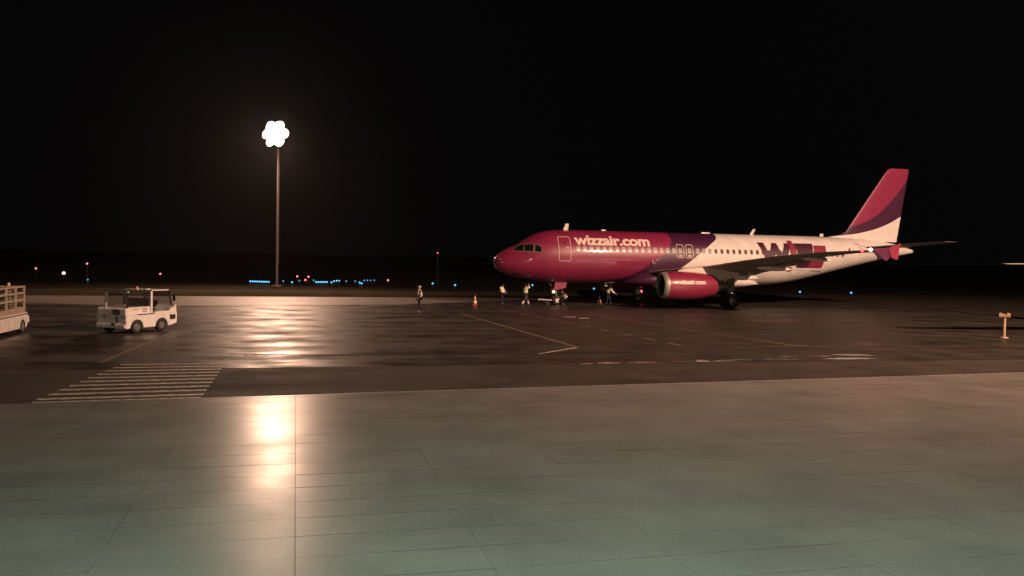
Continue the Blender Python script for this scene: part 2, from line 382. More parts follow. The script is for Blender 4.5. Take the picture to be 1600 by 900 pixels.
def livery_mat():
    m = bpy.data.materials.new('livery_paint'); m.use_nodes = True
    n = m.node_tree.nodes; l = m.node_tree.links; p = n['Principled BSDF']
    tc = n.new('ShaderNodeTexCoord'); sp = n.new('ShaderNodeSeparateXYZ'); l.new(tc.outputs['Object'], sp.inputs[0])
    def bound(pts, inp, lo, hi, olo, ohi, cmp_inp):
        mr = n.new('ShaderNodeMapRange'); mr.inputs[1].default_value = lo; mr.inputs[2].default_value = hi; l.new(inp, mr.inputs[0])
        fc = n.new('ShaderNodeFloatCurve'); c = fc.mapping.curves[0]
        pp = [((a-lo)/(hi-lo), (b-olo)/(ohi-olo)) for a, b in pts]
        while len(c.points) < len(pp): c.points.new(.5, .5)
        for q, (a, b) in zip(c.points, pp): q.location = (a, b)
        fc.mapping.update(); l.new(mr.outputs[0], fc.inputs['Value'])
        m2 = n.new('ShaderNodeMapRange'); m2.inputs[3].default_value = olo; m2.inputs[4].default_value = ohi; l.new(fc.outputs[0], m2.inputs[0])
        gt = n.new('ShaderNodeMath'); gt.operation = 'GREATER_THAN'; l.new(cmp_inp, gt.inputs[0]); l.new(m2.outputs[0], gt.inputs[1])
        return gt.outputs[0]
    X, Z = sp.outputs[0], sp.outputs[2]
    f1 = bound([(1.5, 6.5), (1.93, 8.61), (2.31, 10.42), (3.09, 11.75), (3.86, 12.92), (4.6, 13.7), (5.2, 14.02), (6.1, 13.95)], Z, 1.5, 6.1, 5, 20, X)
    f2 = bound([(1.5, 12.3), (2.3, 13.7), (3.34, 15.19), (4.12, 16.2), (4.95, 17.35), (5.5, 18.1), (6.1, 18.15)], Z, 1.5, 6.1, 5, 20, X)
    g1 = bound([(28, 5.9), (30.2, 6.42), (33.4, 7.55), (35.1, 8.88), (36.5, 10.5), (38, 13.0)], X, 28, 38, 5, 14, Z)
    g2 = bound([(28, 5.75), (30.2, 5.98), (32.6, 6.33), (34.8, 7.0), (36.25, 7.73), (38, 8.7)], X, 28, 38, 5, 14, Z)
    pink = (.265, .022, .080, 1); purp = (.062, .012, .050, 1); white = (.80, .78, .76, 1)
    def mix(f, a, b):
        x = n.new('ShaderNodeMix'); x.data_type = 'RGBA'; l.new(f, x.inputs[0])
        for i, v in ((6, a), (7, b)):
            if isinstance(v, tuple): x.inputs[i].default_value = v
            else: l.new(v, x.inputs[i])
        return x.outputs[2]
    c = mix(f2, mix(f1, pink, purp), white)
    isfin = n.new('ShaderNodeMath'); isfin.operation = 'GREATER_THAN'; isfin.inputs[1].default_value = 27.9; l.new(X, isfin.inputs[0])
    fin = mix(g1, mix(g2, white, purp), pink)
    c = mix(isfin.outputs[0], c, fin)
    # panel joints and grime
    tn = n.new('ShaderNodeTexNoise'); tn.inputs['Scale'].default_value = 1.2; tn.inputs['Detail'].default_value = 6; l.new(tc.outputs['Object'], tn.inputs['Vector'])
    mr = n.new('ShaderNodeMapRange'); mr.inputs[1].default_value = .35; mr.inputs[2].default_value = .7; mr.inputs[3].default_value = .84; mr.inputs[4].default_value = 1.0; l.new(tn.outputs[0], mr.inputs[0])
    fr = n.new('ShaderNodeMath'); fr.operation = 'FRACT'; dv = n.new('ShaderNodeMath'); dv.operation = 'MULTIPLY'; dv.inputs[1].default_value = 1/1.6; l.new(X, dv.inputs[0]); l.new(dv.outputs[0], fr.inputs[0])
    lt = n.new('ShaderNodeMath'); lt.operation = 'LESS_THAN'; lt.inputs[1].default_value = .012; l.new(fr.outputs[0], lt.inputs[0])
    k = n.new('ShaderNodeMath'); k.operation = 'MULTIPLY_ADD'; k.inputs[1].default_value = -.22; l.new(lt.outputs[0], k.inputs[0]); l.new(mr.outputs[0], k.inputs[2])
    vs = n.new('ShaderNodeVectorMath'); vs.operation = 'SCALE'; l.new(c, vs.inputs[0]); l.new(k.outputs[0], vs.inputs['Scale']); l.new(vs.outputs[0], p.inputs['Base Color'])
    p.inputs['Roughness'].default_value = .42; p.inputs['Coat Weight'].default_value = .75; p.inputs['Coat Roughness'].default_value = .05
    bn = n.new('ShaderNodeTexNoise'); bn.inputs['Scale'].default_value = 1.7; bn.inputs['Detail'].default_value = 2; l.new(tc.outputs['Object'], bn.inputs['Vector'])
    b = n.new('ShaderNodeBump'); b.inputs['Strength'].default_value = .05; b.inputs['Distance'].default_value = .02
    l.new(bn.outputs[0], b.inputs['Height']); l.new(b.outputs[0], p.inputs['Normal'])
    return m
M['livery'] = livery_mat()
M['pink'] = smat('pink_paint', (.26, .022, .066), .38, coat=.6, noise=.15, nscale=2)
M['purple'] = smat('purple_paint', (.095, .012, .060), .4, coat=.4)
M['logo_pink'] = smat('logo_pink', (.22, .022, .055), .45)
M['logo_purple'] = smat('logo_purple', (.05, .008, .026), .45)
M['white'] = smat('white_paint', (.80, .78, .76), .4, coat=.4, noise=.1, nscale=3)
M['wing'] = smat('wing_grey', (.33, .315, .30), .42, noise=.2, nscale=2)
M['cream'] = smat('pylon_paint', (.66, .62, .56), .4)
M['lip'] = smat('polished_lip', (.52, .49, .45), .42, metal=.6)
M['exh'] = smat('exhaust_metal', (.42, .38, .33), .35, metal=.9)
M['glass'] = smat('cockpit_glass', (.008, .010, .010), .08)
M['shade'] = smat('window_shade', (.36, .30, .30), .25, coat=.5)
M['winframe'] = smat('window_frame_grey', (.42, .36, .36), .4)
M['winframe2'] = smat('window_frame_white', (.45, .38, .36), .4)
M['pane'] = smat('cabin_pane', (.10, .065, .055), .2)
M['outline'] = smat('door_outline', (.55, .40, .38), .5)
M['redlamp'] = smat('red_nav_lamp', (.8, .05, .05), .3, emit=(1, .30, .28), estr=16)
M['halo_red'] = smat('red_lamp_halo', (.8, .05, .05), .3, emit=(1, .05, .06), estr=5)  # deep red glow that draws the halo of the navigation light
M['whitelamp'] = smat('landing_lamp', (.9, .9, .9), .3, emit=(1, .75, .55), estr=1.2)

plane = thing('airliner', 'pink, purple and white twin jet airliner parked nose to the left on the wet apron', 'airplane', (-1.459, 66.04, 0), .258)

NS = 56
def ring(x, off=0):
    a, b, w_, zc = prof(x); out = []
    for k in range(NS):
        t = 2*math.pi*k/NS; c, s = math.cos(t), math.sin(t)
        out.append((x, (w_+off)*c, zc+s*((a-zc) if s > 0 else (zc-b))+off*s))
    return out
xs = [0, .02, .06, .12, .2, .3, .42, .56, .72, .9, 1.1, 1.32, 1.55, 1.8, 2.05, 2.3, 2.55, 2.8, 3.1, 3.4, 3.7, 4.1, 4.5, 5, 5.5, 6, 6.6]+[7.4+.9*i for i in range(19)]+[24+.5*i for i in range(27)]+[37.3, 37.57]
fus = MB().loft([ring(x) for x in xs]).build('fuselage', M['livery'], plane, smooth=True)

# belly fairing
rings = []
for x, hw, zt, zb in [(10.2, .5, 1.95, 1.74), (10.8, 1.2, 2.3, 1.62), (11.6, 1.75, 2.6, 1.50), (12.6, 2.05, 2.75, 1.42), (15, 2.15, 2.8, 1.38), (18, 2.15, 2.75, 1.38), (19.6, 2.0, 2.6, 1.44), (20.8, 1.6, 2.35, 1.54), (21.8, 1.0, 2.1, 1.66), (22.5, .4, 1.9, 1.72)]:
    zc = (zt+zb)/2; rings.append([(x, hw*math.copysign(abs(math.cos(t))**.7, math.cos(t)), zc+(zt-zb)/2*math.copysign(abs(math.sin(t))**.8, math.sin(t))) for t in [2*math.pi*(k+.5)/28 for k in range(28)]])
MB().loft(rings).build('belly_fairing', M['livery'], plane, smooth=True)

# flying surfaces
def foil(le, y, z, chord, th, inc, vert=False, n=12):
    up = []; lo = []
    for i in range(n+1):
        s = .5-.5*math.cos(math.pi*i/n); t = th*2.97*(.2969*math.sqrt(s)-.126*s-.3516*s*s+.2843*s**3-.1015*s**4)
        up.append((s*chord, t*.5/.3*.33+.0)); lo.append((s*chord, -t*.5/.3*.33))
    pts = up+lo[-2:0:-1]; out = []
    for a, b in pts:
        xx = a*math.cos(inc)+b*math.sin(inc); zz = -a*math.sin(inc)+b*math.cos(inc)
        if vert: out.append((le+a, y+b, z))
        else: out.append((le+xx, y, z+zz))
    return out
for sgn in (-1, 1):
    secs = [(11.6, 1.2, 2.62, 7.4, .95, R(5)), (12.45, 2.05, 2.75, 6.6, .85, R(5)), (14.75, 6.4, 3.24, 4.25, .50, R(4)), (16.1, 9.0, 3.69, 3.5, .40, R(3)), (17.35, 11.4, 4.05, 2.85, .32, R(2.2)), (18.85, 14.2, 4.35, 2.2, .24, R(1.5)), (20.2, 16.85, 4.50, 1.62, .17, R(1)), (20.35, 17.02, 4.53, 1.5, .10, R(1))]
    wg = MB().loft([foil(a, sgn*y, z, c, t, i) for a, y, z, c, t, i in secs]).build('wing', M['wing'], plane, smooth=True)
    # lowered flaps
    for y0, y1, c0, c1, x0, x1, z0, z1 in [(2.15, 6.35, 1.4, 1.1, 18.3, 18.3, 2.42, 3.02), (6.5, 12.6, 1.0, .65, 18.35, 19.85, 3.02, 4.06)]:
        fd = R(9)
        MB().loft([foil(x0, sgn*y0, z0, c0, .2, fd), foil(x1, sgn*y1, z1, c1, .12, fd)]).build('flap', M['wing'], wg, smooth=True)
    # slat edge
    MB().loft([foil(a-.05, sgn*y, z+.01, .55, t*.55, R(5)) for a, y, z, c, t, i in secs[1:7]], caps=True).build('slat', smat('slat_metal', (.58, .55, .50), .35, metal=.4) if sgn < 0 else bpy.data.materials['slat_metal'], wg, smooth=True)
    # flap track fairings
    for xx, yy, zz, L, r in [(16.9, 3.95, 2.50, 3.5, .26), (17.3, 8.6, 3.24, 3.0, .20), (18.5, 12.4, 3.93, 2.4, .15)]:
        rr = [[(xx+L*s, sgn*yy+r*.72*q*math.cos(t), zz-.12*s+r*q*math.sin(t)) for t in [2*math.pi*k/14 for k in range(14)]]
              for s, q in [(0, .05), (.08, .5), (.2, .82), (.4, 1), (.6, .95), (.8, .65), (.93, .3), (1, .05)]]
        MB().loft(rr).build('flap_track_fairing', M['white'], wg, smooth=True)
    # tip fence in two colours
    fa = [(20.5, 4.60), (21.75, 4.68), (21.85, 4.02), (21.65, 3.84), (21.4, 3.95), (21.0, 4.28)]
    fb = [(21.75, 4.68), (22.1, 4.80), (22.6, 4.98), (22.68, 4.92), (22.55, 4.65), (22.5, 3.98), (22.4, 3.92), (21.95, 4.1)]
    mb = MB().prism(fa, sgn*17.02-.03, sgn*17.02+.03, 0); mb.prism([(x+.003, z) for x, z in fb], sgn*17.02-.04, sgn*17.02+.04, 1)
    mb.build('wingtip_fence', [M['purple'], M['pink']], wg)
    # nav lamp, with a second glowing body as its halo
    lm = 'red_lamp' if sgn < 0 else 'green_lamp'
    mt = M['redlamp'] if sgn < 0 else smat('green_nav_lamp', (.05, .6, .2), .3, emit=(.1, 1, .4), estr=2)
    MB().lathe([(-.15, .02), (-.10, .07), (0, .11), (.10, .07), (.15, .02)], (20.5, sgn*16.98, 4.55), 'X', 12, caps=True).build('navigation_light', mt, wg, smooth=True)
    MB().lathe([(-.3, .02), (-.25, .09), (-.14, .13), (-.1, .02)], (20.25, sgn*16.7, 4.50), 'X', 10, caps=True).build('lamp_halo', M['halo_red'] if sgn < 0 else mt, wg, smooth=True)
    # engine
    ec = (11.25, sgn*5.75, 1.80)
    e = bpy.data.objects.new('engine', None); C.objects.link(e); e.parent = plane; e.location = ec
    out = [(.345, .985), (.5, 1.0), (.8, 1.03), (1.5, 1.05), (2.4, 1.04), (3.2, .97), (3.9, .84), (4.25, .76), (4.26, .70), (3.9, .68), (2.0, .70)]
    MB().lathe(out, axis='X', n=36).build('nacelle', M['pink'], e, smooth=True)
    MB().lathe([(.34, .99), (.2, .965), (.08, .925), (.02, .875), (-.02, .835), (.02, .79), (.12, .765), (.3, .755)], axis='X', n=36).build('inlet_lip', M['lip'], e, smooth=True)
    MB().lathe([(.28, .756), (.75, .80), (.9, .80), (.9, .02)], axis='X', n=28).build('inlet_duct', M['dark'], e, smooth=True)
    mb = MB()
    for k in range(22):
        t = 2*math.pi*k/22; c, s = math.cos(t), math.sin(t)
        mb.add([(.72, c*.15, s*.15), (.80, c*.15-s*.06, s*.15+c*.06), (.84, c*.78-s*.12, s*.78+c*.12), (.70, c*.78+s*.03, s*.78-c*.03)], [(0, 1, 2, 3)])
    mb.build('fan_blades', M['dark'], e)
    MB().lathe([(.45, .01), (.52, .08), (.66, .17), (.8, .2)], axis='X', n=16).build('spinner', M['steel'], e, smooth=True)
    MB().lathe([(3.6, .62), (4.3, .58), (4.9, .45), (5.25, .36), (5.25, .30), (4.6, .28)], axis='X', n=28).build('exhaust_nozzle', M['exh'], e, smooth=True)
    MB().lathe([(4.7, .26), (5.3, .2), (5.75, .03)], axis='X', n=18, caps=True).build('exhaust_cone', M['exh'], e, smooth=True)
    pr = []
    for x, w_, zt, zb in [(1.35, .03, 1.06, .98), (1.9, .12, 1.22, .9), (2.8, .2, 1.32, .85), (3.8, .24, 1.36, .6), (4.6, .22, 1.30, .40), (5.6, .12, 1.05, .55), (6.4, .03, .95, .75)]:
        pr.append([(x, -w_, zb), (x, -w_, zt), (x, -w_*.5, zt+.04), (x, w_*.5, zt+.04), (x, w_, zt), (x, w_, zb)])
    MB().loft(pr).build('pylon', M['cream'], e, smooth=True)
    # stabiliser
    st = [(31.6, .6, 5.02, 4.0, .42, R(0)), (32.3, 1.35, 5.08, 3.55, .36, R(0)), (35.35, 6.0, 5.50, 1.65, .14, 0), (35.5, 6.2, 5.52, 1.4, .06, 0)]
    MB().loft([foil(a, sgn*y, z, c, t, i) for a, y, z, c, t, i in st]).build('stabiliser', M['wing'], plane, smooth=True)
    # main gear
    g = bpy.data.objects.new('main_gear', None); C.objects.link(g); g.parent = plane; g.location = (17.9, sgn*3.8, 0)
    mb = MB().tube([(0, 0, .58), (-.02, sgn*-.1, 1.5), (-.05, sgn*-.05, 2.9)], [.09, .11, .13], 12)
    mb.tube([(0, -.42, .58), (0, .42, .58)], .07, 8); mb.tube([(0, 0, 1.3), (.0, sgn*-1.3, 2.2)], .06, 8); mb.tube([(-.08, 0, .8), (-.35, 0, 1.1), (-.08, 0, 1.5)], .03, 6)
    mb.build('strut', M['steel'], g, smooth=True)
    MB().box((.0, sgn*.30, 1.9), (.6, .05, 1.2)).build('gear_door', M['grey'], g, bevel=.015)
    for s2 in (-1, 1):
        wb = MB().lathe([(-.19, .30), (-.21, .42), (-.17, .55), (-.08, .585), (.08, .585), (.17, .55), (.21, .42), (.19, .30)], axis='Y', n=26)
        wo = wb.build('wheel', M['black'], g, smooth=True, loc=(0, s2*.46, .585))
        MB().lathe([(-.15, .30), (-.06, .27), (-.1, .1), (-.12, .02)], axis='Y', n=16).build('rim', M['steel'], wo, smooth=True)
        MB().lathe([(.15, .30), (.06, .27), (.1, .1), (.12, .02)], axis='Y', n=16).build('rim', M['steel'], wo, smooth=True)

# fin with dorsal fillet
fr = []
for z, le, te, th in [(5.55, 28.6, 36.0, .50), (5.88, 29.1, 36.02, .46), (6.05, 30.2, 36.05, .44), (6.3, 30.85, 36.1, .42), (7.5, 31.75, 36.3, .38), (9.5, 33.2, 36.62, .30), (11.3, 34.5, 36.92, .22), (11.80, 34.9, 37.0, .16), (11.90, 35.15, 36.95, .06)]:
    fr.append(foil(le, 0, z, te-le, th, 0, True, 16))
fin = MB().loft(fr).build('tail_fin', M['livery'], plane, smooth=True)
MB().tube([(37.45, 0, 4.78), (37.72, 0, 4.76)], [.13, .10], 12).build('apu_exhaust', M['exh'], plane, smooth=True)

# --- things painted or set in the skin (port side)
def skin(polys, off, name, mat, parent, side=-1, step=.12):
    bm = bmesh.new()
    for poly in polys:
        vs = [bm.verts.new((x, 0, z)) for x, z in poly]; bm.faces.new(vs)
    bmesh.ops.triangulate(bm, faces=bm.faces[:])
    zs = [v.co.z for v in bm.verts]; z = math.floor(min(zs)/step)*step
    while z < max(zs):
        bmesh.ops.bisect_plane(bm, geom=bm.verts[:]+bm.edges[:]+bm.faces[:], plane_co=(0, 0, z), plane_no=(0, 0, 1)); z += step
    xv = [v.co.x for v in bm.verts]
    if max(xv) < 6.5 or max(xv) > 24:
        x = math.floor(min(xv)/.2)*.2
        while x < max(xv):
            bmesh.ops.bisect_plane(bm, geom=bm.verts[:]+bm.edges[:]+bm.faces[:], plane_co=(x, 0, 0), plane_no=(1, 0, 0)); x += .2
    for v in bm.verts: v.co.y = side*(surf(v.co.x, v.co.z)+off)
    bmesh.ops.recalc_face_normals(bm, faces=bm.faces[:])
    for f in bm.faces:
        f.normal_update()
        if f.normal.y*side < 0: f.normal_flip()
    me = bpy.data.meshes.new(name); bm.to_mesh(me); bm.free(); me.materials.append(mat)
    return link(name, me, parent)
def rrect(x0, x1, z0, z1, r, n=5, lean=0):
    pts = []
    for cx, cz, a in [(x1-r, z1-r, 0), (x0+r, z1-r, 90), (x0+r, z0+r, 180), (x1-r, z0+r, 270)]:
        for k in range(n+1):
            t = R(a+90*k/n); pts.append((cx+r*math.cos(t), cz+r*math.sin(t)))
    return [(x+lean*(z-z0), z) for x, z in pts]
def frame_polys(o, i):
    n = len(o); return [[o[k], o[(k+1) % n], i[(k+1) % n], i[k]] for k in range(n)]

# cabin windows: light ones forward, dark ones aft
WX = [6.18+.527*k for k in range(16)]+[16.13+.527*k for k in range(26)]
base = {}
for x in WX:
    fwd = x < 17.2; wz = 4.40
    key = fwd
    if key not in base:
        fo = skin(frame_polys(rrect(9.85, 10.15, wz-.21, wz+.21, .12), rrect(9.89, 10.11, wz-.17, wz+.17, .09)), .010, 'window', M['winframe'] if fwd else M['winframe2'], plane)
        pa = skin([rrect(9.89, 10.11, wz-.17, wz+.17, .09)], .006, 'pane', M['shade'] if fwd else M['pane'], fo)
        for me in (fo.data, pa.data):
            for v in me.vertices: v.co.x -= 10
        fo.location.x = x; base[key] = fo
    else:
        fo = base[key].copy(); C.objects.link(fo); fo.location.x = x
        pa = base[key].children[0].copy(); C.objects.link(pa); pa.parent = fo
    fo.location.y = -(surf(x, wz)-surf(10, wz))
    if x > 24: fo.rotation_euler.z = -math.atan((surf(x+.3, wz)-surf(x-.3, wz))/.6)
    if x > 24: fo.location.y -= .012

# doors
def door(x0, x1, z0, z1, r, wd, name='passenger_door', handle=True, lean=0):
    d = skin([rrect(x0+wd, x1-wd, z0+wd, z1-wd, max(.02, r-wd), lean=lean)], .004, name, M['livery'], plane)
    skin(frame_polys(rrect(x0, x1, z0, z1, r, lean=lean), rrect(x0+wd, x1-wd, z0+wd, z1-wd, max(.02, r-wd), lean=lean)), .009, 'door_outline', M['outline'], d)
    if handle: skin([rrect((x0+x1)/2+.12, (x0+x1)/2+.34, z0+(z1-z0)*.52, z0+(z1-z0)*.58, .02)], .012, 'handle', M['winframe2'], d)
    skin([rrect((x0+x1)/2-.09, (x0+x1)/2+.09, z0+(z1-z0)*.68, z0+(z1-z0)*.68+.22, .06)], .010, 'porthole', M['purple'], d)
    return d
door(4.62, 5.60, 3.42, 5.32, .16, .055)
door(29.9, 30.7, 3.55, 5.2, .14, .018)
for ex in (14.62, 15.42):
    d = skin([rrect(ex-.27, ex+.27, 3.86, 4.86, .13)], .004, 'emergency_exit', M['livery'], plane)
    skin(frame_polys(rrect(ex-.32, ex+.32, 3.81, 4.91, .16), rrect(ex-.27, ex+.27, 3.86, 4.86, .13)), .009, 'door_outline', M['outline'], d)
    skin([rrect(ex-.15, ex+.15, 4.22, 4.62, .11)], .010, 'pane', M['shade'], d)
    skin([rrect(ex-.13, ex+.13, 3.92, 4.08, .03)], .010, 'step_marking', M['outline'], d)
skin(frame_polys(rrect(24.6, 26.4, 2.95-.45, 3.05, .1), rrect(24.63, 26.37, 2.53, 3.02, .08)), .008, 'cargo_door_edge', M['wing'], plane)
skin([rrect(26.6, 27.7, 2.92, 2.99, .03)], .006, 'cargo_door_slot', M['dark'], plane)
skin(frame_polys(rrect(7.3, 9.1, 2.35, 3.55, .12), rrect(7.33, 9.07, 2.38, 3.52, .1)), .006, 'cargo_door_edge', M['purple'], plane)

# cockpit glazing
for poly in [[(1.42, 4.16), (1.50, 4.34), (1.95, 4.62), (2.12, 4.62), (1.98, 4.16)],
             [(2.07, 4.16), (2.20, 4.63), (2.78, 4.66), (2.68, 4.14)],
             [(2.84, 4.16), (2.90, 4.62), (3.12, 4.60), (3.30, 4.44), (3.30, 4.16), (3.18, 4.08)]]:
    for sd in (-1, 1): skin([poly], .012, 'cockpit_window', M['glass'], plane, side=sd, step=.06)
for sd in (-1, 1):
    skin([[(1.36, 4.10), (1.44, 4.40), (1.93, 4.69), (3.15, 4.71), (3.38, 4.50), (3.40, 4.10), (3.24, 4.02)]], .006, 'cockpit_window_frame', smat('cockpit_frame', (.17, .10, .09), .4) if sd < 0 else bpy.data.materials['cockpit_frame'], plane, side=sd, step=.06)
# front wind shields wrap over the nose
mb = MB()
for sd in (-1, 1):
    P_ = []
    for x, yf in [(1.55, .05), (2.14, .05), (2.20, .78), (1.62, .80)]:
        a, b, w_, zc = prof(x); y = yf*w_*.9; z = zc+(a-zc)*math.sqrt(max(0, 1-(y/w_)**2)); P_.append((x-.02, sd*y, z+.025))
    mb.add(P_, [(0, 1, 2, 3)])
mb.build('windshield', M['glass'], plane)

# lettering
def text_polys(body, bold=.0):
    cu = bpy.data.curves.new('txt', 'FONT'); cu.body = body; cu.offset = bold; cu.resolution_u = 3; cu.space_character = .96
    o = bpy.data.objects.new('txt', cu); C.objects.link(o)
    dg = bpy.context.evaluated_depsgraph_get(); dg.update(); me = bpy.data.meshes.new_from_object(o.evaluated_get(dg))
    polys = [[(me.vertices[i].co.x, me.vertices[i].co.y) for i in p.vertices] for p in me.polygons]
    bpy.data.objects.remove(o); bpy.data.meshes.remove(me); return polys
def fit(polys, x0, x1, z0, z1):
    a = [p for q in polys for p in q]; ax0, ax1 = min(p[0] for p in a), max(p[0] for p in a); az0, az1 = min(p[1] for p in a), max(p[1] for p in a)
    return [[(x0+(x-ax0)/(ax1-ax0)*(x1-x0), z0+(z-az0)/(az1-az0)*(z1-z0)) for x, z in q] for q in polys]
tp = text_polys('wizzair.com', .035)
M['letter'] = smat('cream_lettering', (.80, .66, .60), .45)
skin(fit(tp, 5.92, 12.12, 4.68, 5.43), .011, 'lettering', M['letter'], plane)
for sgn in (-1, 1):
    if sgn > 0: continue
    eng = [c for c in plane.children if c.name.startswith('engine') and c.location.y < 0][0]
    pl = fit(tp, .95, 3.15, .12, .44)
    bm = bmesh.new()
    for q in pl: bm.faces.new([bm.verts.new((x, 0, z)) for x, z in q])
    for v in bm.verts:
        r = 1.062 if v.co.x < 2.4 else 1.062-.07*((v.co.x-2.4)/.8)
        v.co.y = -math.sqrt(r*r-v.co.z**2)
    me = bpy.data.meshes.new('lettering'); bm.to_mesh(me); bm.free(); me.materials.append(M['letter']); link('lettering', me, eng)
# big block lettering on the rear fuselage
def lz(q): return [(20.82+.004813*x, 5.937-.00413*y) for x, y in q]
W_ = [(150,175),(265,175),(335,420),(420,180),(510,180),(570,420),(660,180),(770,180),(650,560),(520,560),(465,380),(400,560),(290,560)]
Z1 = [(850,175),(1210,175),(1195,290),(1010,545),(1140,545),(1090,660),(860,660),(870,560),(1050,300),(1070,262),(850,262)]
Z2 = [(1215,210),(1470,210),(1430,370),(1300,540),(1420,545),(1400,660),(1095,660),(1140,550),(1280,350),(1300,300),(1215,300)]
I1 = [(735,125),(820,125),(870,290),(830,560),(750,560),(760,300)]
I2 = [(740+62*math.cos(R(a)), 695+46*math.sin(R(a))) for a in range(0, 360, 30)]
skin([lz(W_), lz(Z1)], .036, 'block_letters', M['logo_purple'], plane)
skin([lz(Z2)], .034, 'block_letters', M['logo_pink'], plane)
skin([lz(I1), lz(I2)], .044, 'block_letters', M['logo_pink'], plane)
skin(fit(text_polys('HA-LPK', .0), 31.3, 32.5, 5.08, 5.22), .012, 'registration_lettering', M['wing'], plane) if False else None
skin([rrect(31.05, 31.5, 5.22, 5.30, .02), rrect(31.75, 32.05, 5.10, 5.16, .02), rrect(31.3, 31.65, 5.02, 5.07, .02)], .012, 'tail_marking', smat('small_print', (.30, .22, .20), .5), plane)

# antennas, probes, lamps
def blade(x, h, c0, c1, sweep, top=True, mat=None):
    z0 = (prof(x)[0] if top else prof(x)[1])+(-.06 if top else .06); s = 1 if top else -1
    r = []
    for t, cc, sw, th in ((0, c0, 0, .035), (1, c1, sweep, .018)):
        r.append([(x+sw, -th, z0+s*h*t), (x+sw+cc*.5, -th*1.3, z0+s*h*t), (x+sw+cc, 0, z0+s*h*t), (x+sw+cc*.5, th*1.3, z0+s*h*t), (x+sw, th, z0+s*h*t)])
    MB().loft(r).build('antenna', mat or M['cream'], plane)
blade(5.52, .55, .42, .26, .22); blade(8.7, .16, .4, .3, .05); blade(17.3, .16, .9, .7, .08); blade(21.7, .52, .34, .22, .34); blade(28.3, .3, .42, .3, .1)
blade(9.0, .3, .3, .2, .12, False); blade(20.9, .1, .2, .15, .1, False)
MB().tube([(19.9, -.2, 1.42), (20.1, -.2, 1.05), (20.35, -.2, .92)], [.05, .04, .05], 8).build('drain_mast', M['cream'], plane)
for x, z in ((.42, 3.5), (.55, 3.25)):
    y = -surf(x, z); MB().tube([(x, y, z), (x-.03, y-.1, z), (x-.2, y-.13, z)], .02, 6).build('pitot_probe', M['lip'], plane)
MB().lathe([(0, .02), (.05, .12), (.12, .14)], (12.15, -surf(12.15, 3.45)-.03, 3.45), 'X', 10, caps=True).build('service_lamp', M['cream'], plane, smooth=True)
# nose gear
g = bpy.data.objects.new('nose_gear', None); C.objects.link(g); g.parent = plane; g.location = (5.1, 0, 0)
mb = MB().tube([(0, 0, .38), (-.03, 0, 1.1), (-.12, 0, 2.0)], [.06, .075, .09], 12); mb.tube([(0, -.25, .38), (0, .25, .38)], .045, 8); mb.tube([(-.04, 0, .95), (-.75, 0, 1.9)], .04, 8)
mb.tube([(.06, 0, .6), (.3, 0, .85), (.08, 0, 1.15)], .025, 6)
mb.build('strut', M['steel'], g, smooth=True)
for s2 in (-1, 1):
    wo = MB().lathe([(-.10, .18), (-.11, .28), (-.07, .36), (0, .38), (.07, .36), (.11, .28), (.10, .18)], axis='Y', n=22).build('wheel', M['black'], g, smooth=True, loc=(0, s2*.25, .385))
    MB().lathe([(s2*.10, .185), (s2*.09, .12), (s2*.105, .02)], axis='Y', n=14).build('rim', M['cream'], wo, smooth=True)
    MB().prism([(-.35, 1.15), (.6, 1.35), (.75, 1.95), (-.25, 1.85)], s2*.42-.02, s2*.42+.02).build('gear_door', M['pink'], g)
    MB().lathe([(-.06, .10), (0, .13), (.02, .02)], (-.22, s2*.16, 1.02), 'X', 12, caps=True).build('taxi_lamp', M['whitelamp'], g, smooth=True)

# ================================================================ small airport things
M['blue'] = smat('blue_lamp_glass', (.1, .3, .8), .3, emit=(.07, .42, .80), estr=2.2)
M['blue_dim'] = smat('dim_blue_lamp_glass', (.1, .3, .8), .3, emit=(.06, .25, .45), estr=1.2)
M['red'] = smat('red_lamp_lens', (.8, .1, .1), .3, emit=(1, .16, .17), estr=4)
M['red_hot'] = smat('pale_red_lamp_lens', (.8, .1, .1), .3, emit=(1, .42, .38), estr=6)
def lamp_post(loc, H, mat, r, name, label, cat, group):
    t = thing(name, label, cat, loc, 0, group)
    MB().tube([(0,0,0), (0,0,H)], .03, 6).build('stem', M['dark'], t)
    MB().lathe([(H-.01, r*.8), (H+r*.5, r), (H+r*1.3, r*.75), (H+r*1.6, .01)], n=10, caps=True).build('lamp', mat, t, smooth=True)
    MB().lathe([(0, .15), (.05, .12), (.06, .03)], n=10).build('base_plate', M['dark'], t)
    return t
B = [(391+3.6*i, 439+.12*i, 0) for i in range(9)]+[(494+3.4*i, 440.2, 0) for i in range(6)]+[(518, 440.8, 0), (522, 438.8, 0), (526, 438.4, 0), (530, 438.1, 0), (456.4, 440.5, 0), (442.6, 438.5, 1), (467.8, 438, 1), (490, 437.5, 1), (541, 439, 1), (555, 439, 1), (562, 441, 0), (565, 442.3, 0), (569, 437.8, 1), (574, 437.7, 1), (579, 437.6, 1), (585, 437.4, 1), (137, 436.5, 1)]
for px, py, dim in B:
    p = ground(px, py, .42)
    lamp_post((p.x, p.y, -.06), .38, M['blue_dim'] if dim else M['blue'], .10, 'taxiway_light', 'small dim blue light in the far taxiway row beyond the floodlight mast' if dim else 'small bright blue light in the far taxiway row beyond the floodlight mast', 'taxiway light', 'blue taxiway lights')
